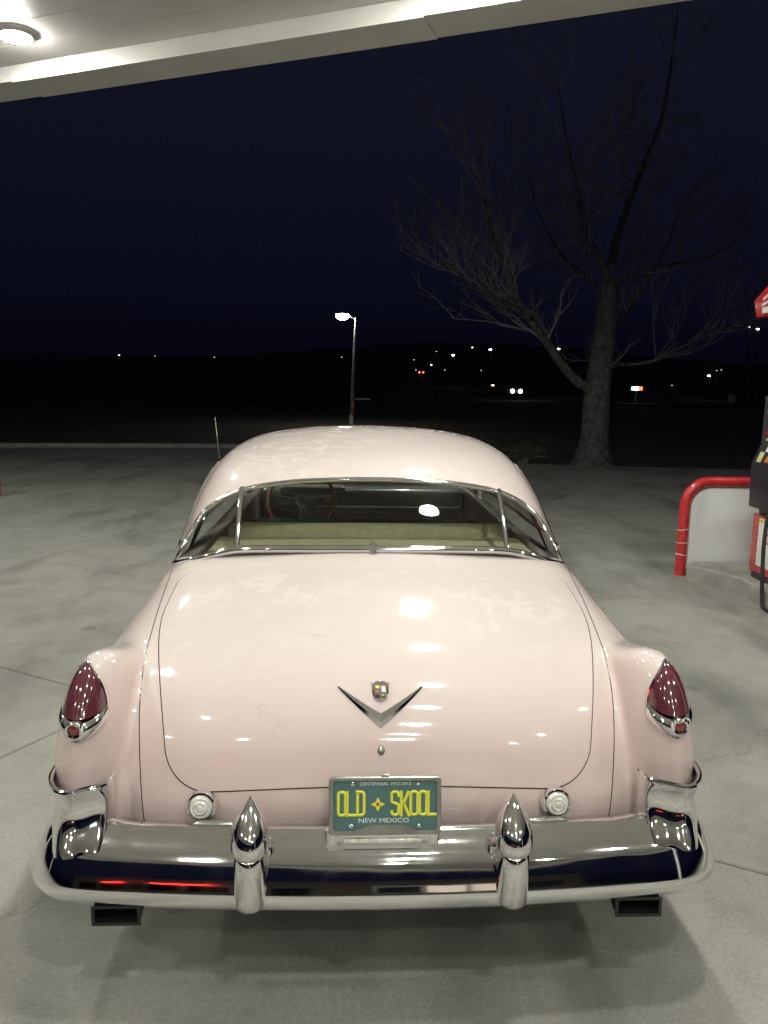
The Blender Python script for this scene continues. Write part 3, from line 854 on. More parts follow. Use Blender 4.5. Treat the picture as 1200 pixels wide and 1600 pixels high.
mesh_obj('windscreen_header', MB().tube(ghline(q, np.full(50, 1.40), -.03), .024, 8), 'headliner', car)
mesh_obj('windscreen_divider', MB().tube(ghline(np.full(8, math.pi), np.linspace(1.08, 1.41, 8), -.01), .010, 8), 'chrome', car)

# ---- interior
def rbox(name, c, d, m, parent, w=.03, rx=0.0):
    M4 = Matrix.Translation(c) @ Matrix.Rotation(rx, 4, 'X')
    return bevel(mesh_obj(name, MB().box(c, d, M4=M4), m, parent, smooth=False), w, 3)
shelf = mesh_obj('parcel_shelf', MB().prism([(-.60, 1.19), (.60, 1.19), (.72, 1.32), (.72, 1.66), (-.72, 1.66), (-.72, 1.32)], 1.07, 1.118), 'upholstery', car, smooth=False)
rbox('rear_seat', (0, 1.74, .90), (1.40, .16, .54), 'upholstery', car, .05, R(-14))
rbox('rear_seat_cushion', (0, 2.05, .58), (1.44, .52, .20), 'upholstery', car, .06)
rbox('front_seat', (0, 2.72, .77), (1.42, .16, .50), 'darkcloth', car, .05, R(-12))
rbox('front_seat_cushion', (0, 2.98, .58), (1.42, .55, .20), 'darkcloth', car, .06)
rbox('floor_pan', (0, 2.45, .40), (1.46, 2.45, .03), 'darkcloth', car, .005)
dash = rbox('dashboard', (0, 3.62, 1.02), (1.46, .30, .18), 'dash', car, .05)
rbox('instrument_hood', (-.36, 3.50, 1.10), (.46, .16, .06), 'dash', dash, .02)
for i, x in enumerate((-.46, -.36, -.26)):
    mesh_obj('gauge', MB().lathe([(.034, 0), (.036, .01), (.03, .012), (.0001, .011)], Matrix.Translation((x, 3.47, 1.05)) @ Matrix.Rotation(R(90), 4, 'X'), 16), 'steel', dash)
mesh_obj('trim_strip', MB().tube([(-.70, 3.465, .985), (.70, 3.465, .985)], .007, 6), 'chrome', dash)
# steering wheel
cw = Vector((-.42, 3.12, 1.075)); ax_ = Matrix.Translation(cw) @ Matrix.Rotation(R(62), 4, 'X')
ring_ = [tuple(ax_ @ Vector((.222 * math.cos(a), .222 * math.sin(a), 0))) for a in np.linspace(0, 2 * math.pi, 49)[:-1]]
sw = mesh_obj('steering_wheel', MB().tube(ring_, .0125, 8, closed=True), 'tanrim', car)
mesh_obj('hub', MB().lathe([(.0001, .02), (.03, .018), (.04, 0), (.035, -.05), (.02, -.4)], ax_, 16), 'chrome', sw)
for a in (R(10), R(170), R(270)):
    mesh_obj('spoke', MB().tube([tuple(ax_ @ Vector((.03 * math.cos(a), .03 * math.sin(a), -.005))), tuple(ax_ @ Vector((.215 * math.cos(a), .215 * math.sin(a), 0)))], .008, 6), 'chrome', sw)
hr = [tuple(ax_ @ Vector((.13 * math.cos(a), .13 * math.sin(a), .002))) for a in np.linspace(R(190), R(350), 20)]
mesh_obj('horn_ring', MB().tube(hr, .005, 6), 'chrome', sw)
mir = rbox('mirror', (0.03, 3.34, 1.30), (.20, .02, .055), 'pump_black', car, .008)
mesh_obj('stem', MB().tube([(0.03, 3.34, 1.32), (0.03, 3.36, 1.42)], .006, 6), 'chrome', mir)

# ---- rear bumper
SEC = [(-.128, .546), (-.103, .567), (-.075, .578)]
for al, ln in ((62, .022), (50, .025), (42, .028), (34, .022), (28, .016), (24.5, .036), (19.5, .036), (12, .011), (0, .013), (-15, .018), (-38, .018), (-66, .02), (-92, .03), (-120, .02)):
    SEC.append((SEC[-1][0] + math.sin(R(al)) * ln, SEC[-1][1] - math.cos(R(al)) * ln))
SEC = catmull(SEC, 56)
half = [(0, -.006), (.25, -.002), (.5, .010), (.70, .026), (.83, .044), (.92, .068), (.975, .115), (1.000, .18), (1.008, .30), (1.008, .50), (1.006, .72)]
hp = catmull(half, 60)
path = np.vstack([hp[::-1] * [-1, 1], hp[1:]])
T_ = np.gradient(path, axis=0); T_ /= np.linalg.norm(T_, axis=1)[:, None]
NO = np.stack([T_[:, 1], -T_[:, 0]], 1)      # outward (rearward)
rows = []
for (x, y), (nx, ny) in zip(path, NO):
    b = sstep(abs(x), .70, .97)              # the ends swell
    r = []
    for o, z in SEC:
        oo = o * (1 + .18 * b) + .012 * b; zz = z + (z - .49) * .09 * b + .014 * b - .006
        if y > .35: oo *= 1 - .25 * (y - .35)
        r.append((x + nx * oo, y + ny * oo, zz))
    rows.append(r)
bumper = mesh_obj('rear_bumper', MB().grid(rows), 'chrome', car, angle=180)
for s in (-1, 1):                            # small oval pads on the ledge
    mesh_obj('ledge_pad', MB().lathe([(.001, .006), (.8, .005), (1.0, .0), (1.0, -.012)], Matrix.Translation((s * .49, .088, .579)) @ Matrix.Rotation(R(s * 2), 4, 'Z') @ Matrix.Diagonal((.062, .014, 1, 1)), 28), 'steel', bumper)
# upright wings at the bumper ends
def wing(s):
    # horizontal rings from bottom to top: outline wraps from the inner rear corner round the outside
    levels = [(.520, 0, .050), (.545, 0, .038), (.568, 0, .022), (.592, 0, .009), (.62, 0, .0), (.65, 0, -.001), (.672, 0, .005), (.686, 0, .013), (.694, 0, .017), (.699, 0, .010)]
    rows = []
    for z, k, o in levels:
        base = [(.792, .155), (.800, .108 - o), (.845, .082 - o), (.892, .060 - o), (.930, .078 - o), (.955 + min(o, .014), .125), (.968 + min(o, .014), .20), (.968 + min(o, .010), .33), (.950, .48)]
        rows.append([(s * x, y, z - .012 * sstep(y, .15, .45)) for x, y in catmull(base, 46)])
    w = mesh_obj('bumper_wing', MB().grid(rows), 'chrome', car, angle=35)
    top = [rows[-1][i] for i in range(46)]
    inner = [(p[0] * .985, p[1] + .02, p[2] - .004) for p in top]
    mesh_obj('rim', MB().tube(top, .008, 8), 'chrome', w)
for s in (-1, 1): wing(s)
# bumper guards: pointed bullet over a rounded bar
def guard(s):
    x = s * .372
    rows = []
    prof = [(.388, .020, .020), (.392, .036, .034), (.405, .043, .042), (.44, .044, .046), (.50, .044, .050), (.548, .043, .050), (.556, .039, .044), (.560, .045, .052), (.575, .053, .060), (.60, .055, .060), (.625, .051, .054), (.65, .041, .042), (.675, .026, .027), (.695, .011, .012), (.705, .0025, .003)]
    for z, w, d in prof:
        yc = -.026 + (.035 * max(0, z - .56) / .14)
        rows.append([(x + w * math.cos(a), yc - d * math.sin(a) * (1 if math.sin(a) > 0 else .9), z) for a in np.linspace(0, 2 * math.pi, 37)[:-1]])
    g = mesh_obj('bumper_guard', MB().grid(rows, wrapv=True), 'chrome', car, angle=60)
for s in (-1, 1): guard(s)
# number plate lamp housing on the bar
lh = rbox('plate_lamp', (0, .012, .592), (.27, .06, .034), 'chrome', bumper, .010)
rbox('diffuser', (0, -.021, .586), (.22, .006, .012), 'clear', lh, .002)
for s in (-1, 1):
    mesh_obj('cap', MB().lathe([(.001, -.03), (.022, -.028), (.024, 0), (.020, .012), (.001, .016)], Matrix.Translation((s * .142, .008, .595)), 18), 'chrome', lh)

# ---- exhaust tips
for s in (-1, 1):
    cx_, z_ = s * .757, .346
    mb = MB()
    def ring4(w, h, y, dz=0): return [(cx_ - w, y, z_ - h + dz), (cx_ + w, y, z_ - h + dz), (cx_ + w, y, z_ + h + dz), (cx_ - w, y, z_ + h + dz)]
    rr_ = [ring4(.058, .020, .34, .03), ring4(.064, .024, .06), ring4(.066, .028, .03), ring4(.066, .028, .005), ring4(.0635, .0255, .005), ring4(.058, .020, .20)]
    mb.grid(rr_, wrapv=True)
    e = mesh_obj('exhaust_tip', mb, 'black', car, smooth=False); bevel(e, .006, 2)

# ---- number plate
PLC = Vector((0.006, -.004, .684)); PR = R(-9)
PM = Matrix.Translation(PLC) @ Matrix.Rotation(PR, 4, 'X') @ Matrix.Rotation(R(90), 4, 'X')   # local x right, y up, z towards viewer
def pl(x, y, h=0.0): return tuple(PM @ Vector((x, y, h)))
def rrect(w, h, r, n=6):
    pts = []
    for cx__, cy__, a0 in ((w - r, h - r, 0), (-w + r, h - r, 90), (-w + r, -h + r, 180), (w - r, -h + r, 270)):
        for i in range(n + 1):
            a = R(a0 + 90 * i / n); pts.append((cx__ + r * math.cos(a), cy__ + r * math.sin(a)))
    return pts
pp = rrect(.1515, .0755, .010); n = len(pp)
mb = MB().add([pl(*p, -.0012) for p in pp] + [pl(*p, 0) for p in pp], [tuple(range(n))[::-1], tuple(range(n, 2 * n))] + [(i, (i + 1) % n, n + (i + 1) % n, n + i) for i in range(n)])
plate = mesh_obj('number_plate', mb, 'plate', car, smooth=False)
# chrome frame
o1, i1 = rrect(.158, .0815, .012), rrect(.146, .0705, .008)
i2 = [(x, y if not (y < 0 and abs(x) < .083) else y + .015 * sstep(.083 - abs(x), 0, .012)) for x, y in i1]
def dens(P, m=5):
    out = []
    for a, b in zip(P, P[1:] + P[:1]):
        for k in range(m): out.append((a[0] + (b[0] - a[0]) * k / m, a[1] + (b[1] - a[1]) * k / m))
    return out
o1, i1 = dens(o1, 6), dens(i1, 6)
i2 = [(x, y if y > 0 else y + float(.016 * sstep(.086 - abs(x), 0, .014))) for x, y in i1]
mesh_obj('frame', MB().grid([[pl(*p, -.003) for p in o1], [pl(*p, .004) for p in o1], [pl(p[0] * .985, p[1] * .97, .007) for p in o1], [pl(*p, .005) for p in i2], [pl(*p, .0004) for p in i2]], wrapv=True), 'steel', plate, angle=40)
rbox('hinge_tab', pl(0, .083, 0), (.022, .010, .010), 'steel', plate, .002)
def stroke(name, segs, m, w=.0042, h=.0022, parent=plate):
    mb = MB()
    for P in segs:
        P = [Vector((a, b)) for a, b in P]; L, Rr = [], []
        for i in range(len(P)):
            t = (P[min(i + 1, len(P) - 1)] - P[max(i - 1, 0)]).normalized(); nn = Vector((-t.y, t.x))
            L.append(P[i] + nn * w); Rr.append(P[i] - nn * w)
        mb.grid([[pl(*l, .0003) for l in L], [pl(*(l * .85 + r * .15), h) for l, r in zip(L, Rr)], [pl(*(l * .15 + r * .85), h) for l, r in zip(L, Rr)], [pl(*r, .0003) for r in Rr]])
    return mesh_obj(name, mb, m, parent, angle=60)
CHW, CHH = .0098, .0325
def arc(cx__, cy__, rx, ry, a0, a1, n=7): return [(cx__ + rx * math.cos(R(a0 + (a1 - a0) * i / n)), cy__ + ry * math.sin(R(a0 + (a1 - a0) * i / n))) for i in range(n + 1)]
w_, h_, r_ = CHW, CHH, .0085
GLY = {
    'O': [arc(w_ - r_, h_ - r_, r_, r_, 0, 90) + arc(-w_ + r_, h_ - r_, r_, r_, 90, 180) + arc(-w_ + r_, -h_ + r_, r_, r_, 180, 270) + arc(w_ - r_, -h_ + r_, r_, r_, 270, 360) + [(w_, 0), (w_, h_ - r_)]],
    'L': [[(-w_, h_ + .004), (-w_, -h_ - .004)], [(-w_, -h_), (w_ + .005, -h_)]],
    'D': [[(-w_ + .001, h_), (-w_ + .001, -h_)], [(-w_ - .004, h_)] + [(0, h_)] + arc(w_ - r_, h_ - r_, r_, r_, 90, 0) + arc(w_ - r_, -h_ + r_, r_, r_, 0, -90) + [(0, -h_), (-w_ - .004, -h_)]],
    'S': [[(w_, h_ - .014)] + arc(w_ - r_, h_ - r_, r_, r_, 0, 90) + arc(-w_ + r_, h_ - r_, r_, r_, 90, 180) + [(-w_, .012)] + arc(-w_ + r_, .008, r_, r_ * .8, 180, 250) + arc(w_ - r_, -.008, r_, r_ * .8, 70, 0) + [(w_, -.012)] + arc(w_ - r_, -h_ + r_, r_, r_, 0, -90) + arc(-w_ + r_, -h_ + r_, r_, r_, -90, -180) + [(-w_, -h_ + .014)]],
    'K': [[(-w_, h_ + .004), (-w_, -h_ - .004)], [(w_ + .002, h_ + .003), (-w_ + .004, -.006)], [(-w_ + .006, .002), (w_ + .003, -h_ - .004)]],
}
for ch, x in (('O', -.1235), ('L', -.0985), ('D', -.0700), ('S', .0285), ('K', .0560), ('O', .0830), ('O', .1085), ('L', .1335)):
    xx_ = x * .985
    stroke('plate_character', [[(a + xx_, b + .005) for a, b in sg] for sg in GLY[ch]], 'yellow')
# four petalled flower mark with a red centre
fx, fy = -.0205, .003
mb = MB()
for k in range(4):
    a = R(90 * k); ca, sa = math.cos(a), math.sin(a)
    L = []
    for t, w in ((.003, .003), (.007, .0062), (.012, .0050), (.016, .0025), (.0195, .0003)):
        L.append(((fx + t * ca - w * sa, fy + t * sa + w * ca), (fx + t * ca + w * sa, fy + t * sa - w * ca)))
    mb.grid([[pl(*p[0], .0012) for p in L], [pl(*p[1], .0012) for p in L]])
mesh_obj('flower_mark', mb, 'yellow', plate, smooth=False)
mesh_obj('flower_centre', MB().add([pl(fx + .0048 * math.cos(a), fy + .0048 * math.sin(a), .0018) for a in np.linspace(0, 2 * math.pi, 17)[:-1]], [tuple(range(16))]), 'pred', plate, smooth=False)
def text(name, body_, size, x, y, m, sx=1.0, parent=plate, PMx=None, bold=0.0):
    cu = bpy.data.curves.new(name, 'FONT'); cu.body = body_; cu.size = size; cu.align_x = 'CENTER'; cu.align_y = 'CENTER'; cu.offset = bold; cu.resolution_u = 3
    t = bpy.data.objects.new(name, cu); COL.objects.link(t)
    me = bpy.data.meshes.new_from_object(t.evaluated_get(bpy.context.evaluated_depsgraph_get()))
    bpy.data.objects.remove(t)
    me.transform((PMx or PM) @ Matrix.Translation((x, y, .0012)) @ Matrix.Diagonal((sx, 1, 1, 1)))
    me.materials.clear(); me.materials.append(M[m])
    o = bpy.data.objects.new(name, me); COL.objects.link(o); o.parent = parent; o.matrix_parent_inverse = parent.matrix_basis.inverted() if parent.parent is None else Matrix()
    return o
def fixp(o):                                  # parts of parts: their parent keeps an identity basis
    return o
text('plate_caption', 'CENTENNIAL 1912-2012', .0135, 0, .0605, 'white', 1.0)
text('plate_state', 'NEW MEXICO', .0185, -.004, -.043, 'white', 1.22)
for x, y in ((-.092, .061), (.092, .061), (-.096, -.058), (.096, -.058)):
    mesh_obj('screw', MB().lathe([(.006, 0), (.0058, .002), (.003, .0036), (.0001, .0038)], PM @ Matrix.Translation((x, y, .0006)), 14), 'chrome', plate)
mesh_obj('bracket', MB().box((0, .015, .600), (.05, .05, .012)), 'black', car, smooth=False)

# ---- doors: seams and handles on the flanks
def on_side(y, z):
    y, z = np.asarray(y, float), np.asarray(z, float); lo_, hi_ = np.full(y.shape, .5), np.full(y.shape, 1.2)
    for _ in range(30):
        m = (lo_ + hi_) / 2; v = f0(np.stack([m, y, z], 1)); lo_ = np.where(v < 0, m, lo_); hi_ = np.where(v < 0, hi_, m)
    return (lo_ + hi_) / 2
for s in (-1, 1):
    P = catmull([(2.10, 1.04), (2.06, .85), (2.06, .60), (2.10, .42), (2.2, .36), (2.7, .35), (3.3, .36), (3.38, .42), (3.40, .60), (3.40, .85), (3.38, 1.04)], 90)
    x = on_side(P[:, 0], P[:, 1])
    mesh_obj('door_seam', MB().tube(np.stack([s * x, P[:, 0], P[:, 1]], 1), .0022, 5), 'gap', car)
    hx = float(on_side([2.24], [.93])[0])
    mesh_obj('door_handle', MB().tube([(s * (hx - .01), 2.16, .93), (s * (hx + .028), 2.17, .932), (s * (hx + .032), 2.26, .934), (s * (hx + .026), 2.33, .93), (s * (hx - .01), 2.34, .93)], .010, 8), 'chrome', car)

# ---- wheels, underbody, aerial
for wy in (1.40, 4.60):
    for s in (-1, 1):
        m4 = Matrix.Translation((s * .80, wy, .355)) @ Matrix.Rotation(R(90) * s, 4, 'Y')
        ty = mesh_obj('wheel', MB().lathe([(.20, -.09), (.29, -.105), (.335, -.095), (.354, -.06), (.356, 0), (.354, .06), (.335, .095), (.29, .105), (.20, .09)], m4, 48), 'rubber', car)
        mesh_obj('whitewall', MB().lathe([(.215, .0965), (.25, .103), (.288, .1065)], m4, 48), 'white', ty)
        mesh_obj('hubcap', MB().lathe([(.215, .09), (.205, .10), (.16, .085), (.12, .11), (.06, .128), (.0001, .132)], m4, 32), 'chrome', ty)
mesh_obj('chassis', MB().box((0, 2.75, .27), (1.36, 4.9, .12)), 'under', car, smooth=False)
mesh_obj('rear_axle', MB().tube([(-.72, 1.40, .355), (.72, 1.40, .355)], .06, 10), 'under', car)
mesh_obj('fuel_tank', MB().box((0, .66, .30), (1.30, .74, .17)), 'under', car, smooth=False)
mesh_obj('aerial', MB().tube([(-.955, 3.30, 1.02), (-.975, 3.28, 1.25), (-1.005, 3.24, 1.62)], [.005, .004, .0025], 6), 'chrome', car)

# ================================================================== PUMP ISLAND, RIGHT
ISL = [(3.33, 5.36), (3.205, 5.225), (3.245, 5.17), (3.44, 4.79), (3.475, 4.68), (3.475, -.6), (4.9, -.6), (4.9, 4.7), (4.6, 5.2), (4.35, 5.36)]
isl = mesh_obj('pump_island', MB().prism(ISL, -0.1, 0.15), 'kerb', smooth=False); bevel(isl, .018, 3)
isl['kind'] = 'structure'
def hoop(x0, x1, y, rc, ht, label, group, wraps=True):
    root = empty('guard_hoop', ((x0 + x1) / 2, y, 0), label, 'bollard', group)
    P = [(x0, y, -.05), (x0, y, .2), (x0, y, .45), (x0, y, ht - rc)] + [(x0 + rc - rc * math.cos(a), y, ht - rc + rc * math.sin(a)) for a in np.linspace(0, HP, 10)[1:]]
    P += [((x0 + x1) / 2, y, ht)] + [(x1 - rc + rc * math.sin(a), y, ht - rc + rc * math.cos(a)) for a in np.linspace(0, HP, 10)] + [(x1, y, .4), (x1, y, -.05)]
    mesh_obj('pipe', MB().tube(P, .052, 18), 'redp', root, angle=60)
    if wraps:
        for z, t in ((.47, .012), (.335, .004), (.21, -.01)):
            ring = [(x0 + .0545 * math.cos(a), y + .0545 * math.sin(a), z + t * math.cos(a)) for a in np.linspace(0, 2 * math.pi, 21)[:-1]]
            mesh_obj('wire_tie', MB().tube(ring, .0035, 6, closed=True), 'white', root)
        tail = [(x0 - .05, y - .03, .21), (x0 - .075, y - .03, .222)]
        mesh_obj('tie_tail', MB().tube(tail, .003, 6), 'white', root)
    return root
hoop(3.235, 4.42, 5.42, .235, .945, 'bent red pipe hoop guarding the pump island end, white ties round its leg', 'red guard hoops')
xx0, xx1, zb_, zt_, rc = 3.292, 4.36, .06, .885, .20
poly = [(xx0, zb_), (xx1, zb_), (xx1, zt_ - rc)] + [(xx1 - rc + rc * math.cos(a), zt_ - rc + rc * math.sin(a)) for a in np.linspace(0, HP, 8)] + [(xx0 + rc - rc * math.sin(a), zt_ - rc + rc * math.cos(a)) for a in np.linspace(0, HP, 8)]
n = len(poly)
mb = MB().add([(x, 5.405, z) for x, z in poly] + [(x, 5.435, z) for x, z in poly], [tuple(range(n)), tuple(range(n, 2 * n))[::-1]] + [(i, (i + 1) % n, n + (i + 1) % n, n + i) for i in range(n)])
wp = tag(mesh_obj('hoop_panel', mb, 'white_panel', smooth=False), 'smooth white sheet panel filling the red hoop beside the pump', 'panel')

pump = empty('fuel_pump', (3.9, 4.25, .15), 'black and red fuel dispenser at the right edge of the picture', 'fuel pump')
PX0, PX1, PY0, PY1 = 3.585, 4.25, 3.78, 4.77
def pbox(name, x0, x1, y0, y1, z0, z1, m, parent=pump, w=.008):
    return bevel(mesh_obj(name, MB().box(((x0 + x1) / 2, (y0 + y1) / 2, (z0 + z1) / 2), (x1 - x0, y1 - y0, z1 - z0)), m, parent, smooth=False), w, 2)
pbox('plinth', PX0 + .02, PX1, PY0 + .01, PY1 - .01, .15, .215, 'pump_black')
low = pbox('lower_cabinet', PX0, PX1, PY0, PY1, .217, .745, 'redp')
pn = pbox('front_panel', PX0 - .006, PX0 + .01, PY0 + .07, PY1 - .12, .285, .715, 'white_panel', low, .003)
pbox('yellow_stripe', PX0 - .0085, PX0, PY0 + .075, PY1 - .125, .685, .710, 'yellow', low, .001)
M['pinkred'] = mat('faded_red_print', (0.55, 0.12, 0.10), .5)
for k, (yy_, zz_) in enumerate(((4.47, .555), (4.30, .545), (4.12, .555))):
    a = np.linspace(0, 2 * math.pi, 25)[:-1]
    rows = [[(PX0 - .0085, yy_ + r * math.cos(t) * .9, zz_ + r * math.sin(t)) for t in a] for r in (.052, .034)]
    mesh_obj('printed_ring', MB().grid(rows, wrapv=True), 'pinkred', low, smooth=False)
pbox('waist', PX0 + .03, PX1 - .03, PY0 + .03, PY1 - .03, .747, .802, 'pump_black')
# upper cabinet with its sloped keypad shelf: side profile in x-z, extruded along y
sec = [(3.535, .804), (3.525, 1.195), (3.60, 1.37), (3.60, 1.80), (4.25, 1.80), (4.32, 1.37), (4.36, 1.195), (4.36, .804)]
n = len(sec)
mb = MB().add([(x, PY0 - .01, z) for x, z in sec] + [(x, PY1 + .012, z) for x, z in sec], [tuple(range(n)), tuple(range(n, 2 * n))[::-1]] + [(i, (i + 1) % n, n + (i + 1) % n, n + i) for i in range(n)])
up_ = bevel(mesh_obj('upper_cabinet', mb, 'pump_black', pump, smooth=False), .012, 2)
def slope_plate(name, y0, y1, f0, f1, m, h=.006):
    A = np.array([3.525, 1.195]); B = np.array([3.60, 1.37]); d = B - A; nn = np.array([-d[1], d[0]]) / np.linalg.norm(d)
    p0, p1 = A + d * f0 + nn * h, A + d * f1 + nn * h; q0, q1 = A + d * f0, A + d * f1
    v = [(p0[0], y0, p0[1]), (p0[0], y1, p0[1]), (p1[0], y1, p1[1]), (p1[0], y0, p1[1]), (q0[0], y0, q0[1]), (q0[0], y1, q0[1]), (q1[0], y1, q1[1]), (q1[0], y0, q1[1])]
    return mesh_obj(name, MB().add(v, [(0, 1, 2, 3), (0, 4, 5, 1), (1, 5, 6, 2), (2, 6, 7, 3), (3, 7, 4, 0)]), m, up_, smooth=False)
M['cream'] = mat('cream_sticker', (0.62, 0.60, 0.30), .5)
M['screen'] = mat('dim_screen', (0.25, 0.32, 0.30), .2, coat=.5)
slope_plate('sticker', 4.64, 4.71, .12, .62, 'cream')
slope_plate('grade_button', 4.50, 4.58, .15, .45, 'orange')
slope_plate('grade_button', 4.36, 4.44, .15, .45, 'redp')
slope_plate('grade_button', 4.22, 4.30, .15, .45, 'yellow')
slope_plate('card_reader', 4.40, 4.64, .66, .96, 'white_panel')
slope_plate('keypad', 4.00, 4.16, .15, .9, 'steel')
def face_plate(name, y0, y1, z0, z1, m, d=.006):
    return pbox(name, 3.60 - d, 3.603, y0, y1, z0, z1, m, up_, .0015)
face_plate('display', 4.30, 4.62, 1.54, 1.66, 'screen')
face_plate('pink_sticker', 4.655, 4.715, 1.645, 1.675, 'pinkred', .004)
face_plate('grey_sticker', 4.66, 4.71, 1.585, 1.64, 'steel', .004)
face_plate('red_sticker', 4.60, 4.72, 1.46, 1.49, 'redp', .004)
face_plate('cream_strip', 4.50, 4.70, 1.405, 1.425, 'cream', .004)
face_plate('top_trim', 3.85, 4.74, 1.72, 1.785, 'steel', .004)
for y in (3.95, 4.58):
    pbox('post', 3.82, 3.94, y - .05, y + .05, 1.80, 2.46, 'pump_black')
# topper sign: red board with clipped shoulders, white swoosh and bar
sg = [(4.80, 2.475), (4.86, 2.625), (4.62, 2.745), (3.95, 2.745), (3.71, 2.625), (3.77, 2.475)]
n = len(sg)
mb = MB().add([(3.46, y, z) for y, z in sg] + [(3.58, y, z) for y, z in sg], [tuple(range(n)), tuple(range(n, 2 * n))[::-1]] + [(i, (i + 1) % n, n + (i + 1) % n, n + i) for i in range(n)])
top_ = bevel(mesh_obj('topper_sign', mb, 'redp', pump, smooth=False), .008, 2)
pbox('sign_bracket', 3.58, 3.92, 4.20, 4.34, 2.44, 2.50, 'pump_black', pump, .004)
for pts in ([(4.70, 2.625), (4.60, 2.66), (4.50, 2.71), (4.30, 2.72)], [(4.72, 2.575), (4.60, 2.60), (4.45, 2.655), (4.30, 2.68)]):
    P = catmull(pts, 12); rows = [[(3.4565, y, z - .014) for y, z in P], [(3.4565, y, z + .008) for y, z in P]]
    mesh_obj('white_swoosh', MB().grid(rows), 'white', top_, smooth=False)
pbox('white_bar', 3.4555, 3.462, 3.90, 4.70, 2.502, 2.552, 'white', top_, .001)
hp_ = catmull([(3.60, 4.36, .95), (3.50, 4.34, .90), (3.452, 4.31, .62), (3.445, 4.28, .30), (3.44, 4.23, .05), (3.43, 4.16, .018), (3.43, 4.05, .02), (3.46, 3.96, .16), (3.50, 3.92, .6), (3.55, 3.92, 1.0)], 60)
mesh_obj('hose', MB().tube(hp_, .017, 10), 'rubber', pump)
mesh_obj('nozzle', MB().tube([(3.50, 3.92, .98), (3.49, 3.92, 1.10), (3.52, 3.93, 1.17)], [.024, .026, .018], 10), 'black', pump)
# a second hoop just enters at the left edge
hoop(-6.95, -5.742, 10.49, .235, .62 + .325, 'red guard hoop just entering the picture at its left edge', 'red guard hoops', wraps=False)

# ================================================================== STREET LAMP behind the car
def lamp_site(px, py, D): return Vector(site(px, py, D))
DL = 36.0
ptop = lamp_site(556, 497, DL); pbot = lamp_site(549, 660, DL)
dirn = (pbot - ptop); g0 = ptop + dirn * ((ptop.z + .1) / -dirn.z) if dirn.z < 0 else pbot
post = empty('street_lamp', (g0.x, g0.y, g0.z), 'lit street lamp on a tall grey pole rising behind the car roof', 'street lamp')
mesh_obj('pole', MB().tube([tuple(g0), tuple(g0.lerp(ptop, .5)), tuple(ptop)], [.10, .075, .055], 12), 'pole', post)
lh_ = lamp_site(535, 493, DL)
mesh_obj('arm', MB().tube([tuple(ptop + Vector((0, 0, -.06))), tuple(ptop.lerp(lh_, .5) + Vector((0, 0, .05))), tuple(lh_ + Vector((.1, 0, .10)))], .03, 8), 'pole', post)
head = rbox('lamp_head', tuple(lh_ + Vector((0, 0, .10))), (.62, .34, .12), 'housing', post, .04)
M['lens2'] = mat('street_lamp_lens', (1, 1, 1), .5, emit=(1.0, .96, .82), es=130)
mesh_obj('lens', MB().lathe([(.30, .04), (.29, -.05), (.22, -.14), (.11, -.19), (.0002, -.20)], Matrix.Translation(lh_) @ Matrix.Diagonal((1.05, .62, 1, 1)), 24), 'lens2', head)
mk = lamp_site(551, 634, DL - .2)
mesh_obj('orange_marker', MB().box(tuple(mk), (.15, .03, .62)), 'orange', post, smooth=False)
mesh_obj('white_marker', MB().box((mk.x, mk.y - .018, mk.z + .04), (.09, .006, .30)), 'white', post, smooth=False)
bl_ = lamp_site(549, 656, DL - .2)
mesh_obj('lower_marker', MB().box(tuple(bl_), (.17, .03, .42)), 'steel', post, smooth=False)
a_, b_ = lamp_site(554, 623, DL), lamp_site(578, 624, DL)
mesh_obj('side_blade', MB().box(tuple((a_ + b_) / 2), ((b_ - a_).length, .02, .06)), 'pole', post, smooth=False)

# ================================================================== BARE TREE
DTREE = 19.2
trng = random.Random(11)
tree = empty('bare_tree', tuple(site(925, 722, DTREE)), 'large leafless cottonwood with a forked trunk on the dark verge', 'tree')
def tp(px, py, dd=0.0): return Vector(site(px, py, DTREE + dd))
trunk_pts = [tp(925, 735), tp(926, 712), tp(929, 680), tp(932, 630), tp(937, 580), tp(945, 520), tp(950, 440)]
trunk_r = [.62, .44, .345, .325, .30, .27, .22]
tc_ = catmull([(*p, r) for p, r in zip(trunk_pts, trunk_r)], 30)
mesh_obj('trunk', MB().tube(tc_[:, :3], tc_[:, 3], 16), 'bark', tree, angle=180)
LR = .72
limbs = [([(949, 450, 0), (962, 380, .3), (975, 340, .5), (1005, 260, .9), (1035, 180, 1.2), (1050, 90, 1.6), (1060, 10, 1.8)], .17),
         ([(950, 445, 0), (935, 400, -.3), (912, 360, -.5), (905, 300, -.8), (885, 215, -1.0), (870, 120, -1.3)], .13),
         ([(934, 615, 0), (895, 590, -.3), (850, 530, -.7), (812, 475, -1.2), (785, 410, -1.5), (760, 330, -1.6), (745, 250, -1.9)], .19),
         ([(830, 500, -1.0), (785, 470, -1.6), (730, 440, -2.0), (690, 400, -2.4)], .09),
         ([(950, 448, 0), (985, 430, .4), (1040, 415, .9), (1110, 400, 1.3), (1180, 360, 1.8)], .12),
         ([(940, 560, 0), (975, 570, .5), (1030, 560, .9), (1090, 530, 1.4), (1170, 500, 1.8)], .10),
         ([(945, 520, 0), (970, 500, 1.0), (1000, 460, 2.0), (1040, 390, 3.0), (1070, 300, 3.6)], .13),
         ([(948, 470, 0), (925, 440, 1.2), (880, 400, 2.2), (840, 330, 3.0), (820, 240, 3.5)], .12)]
tw = MB()
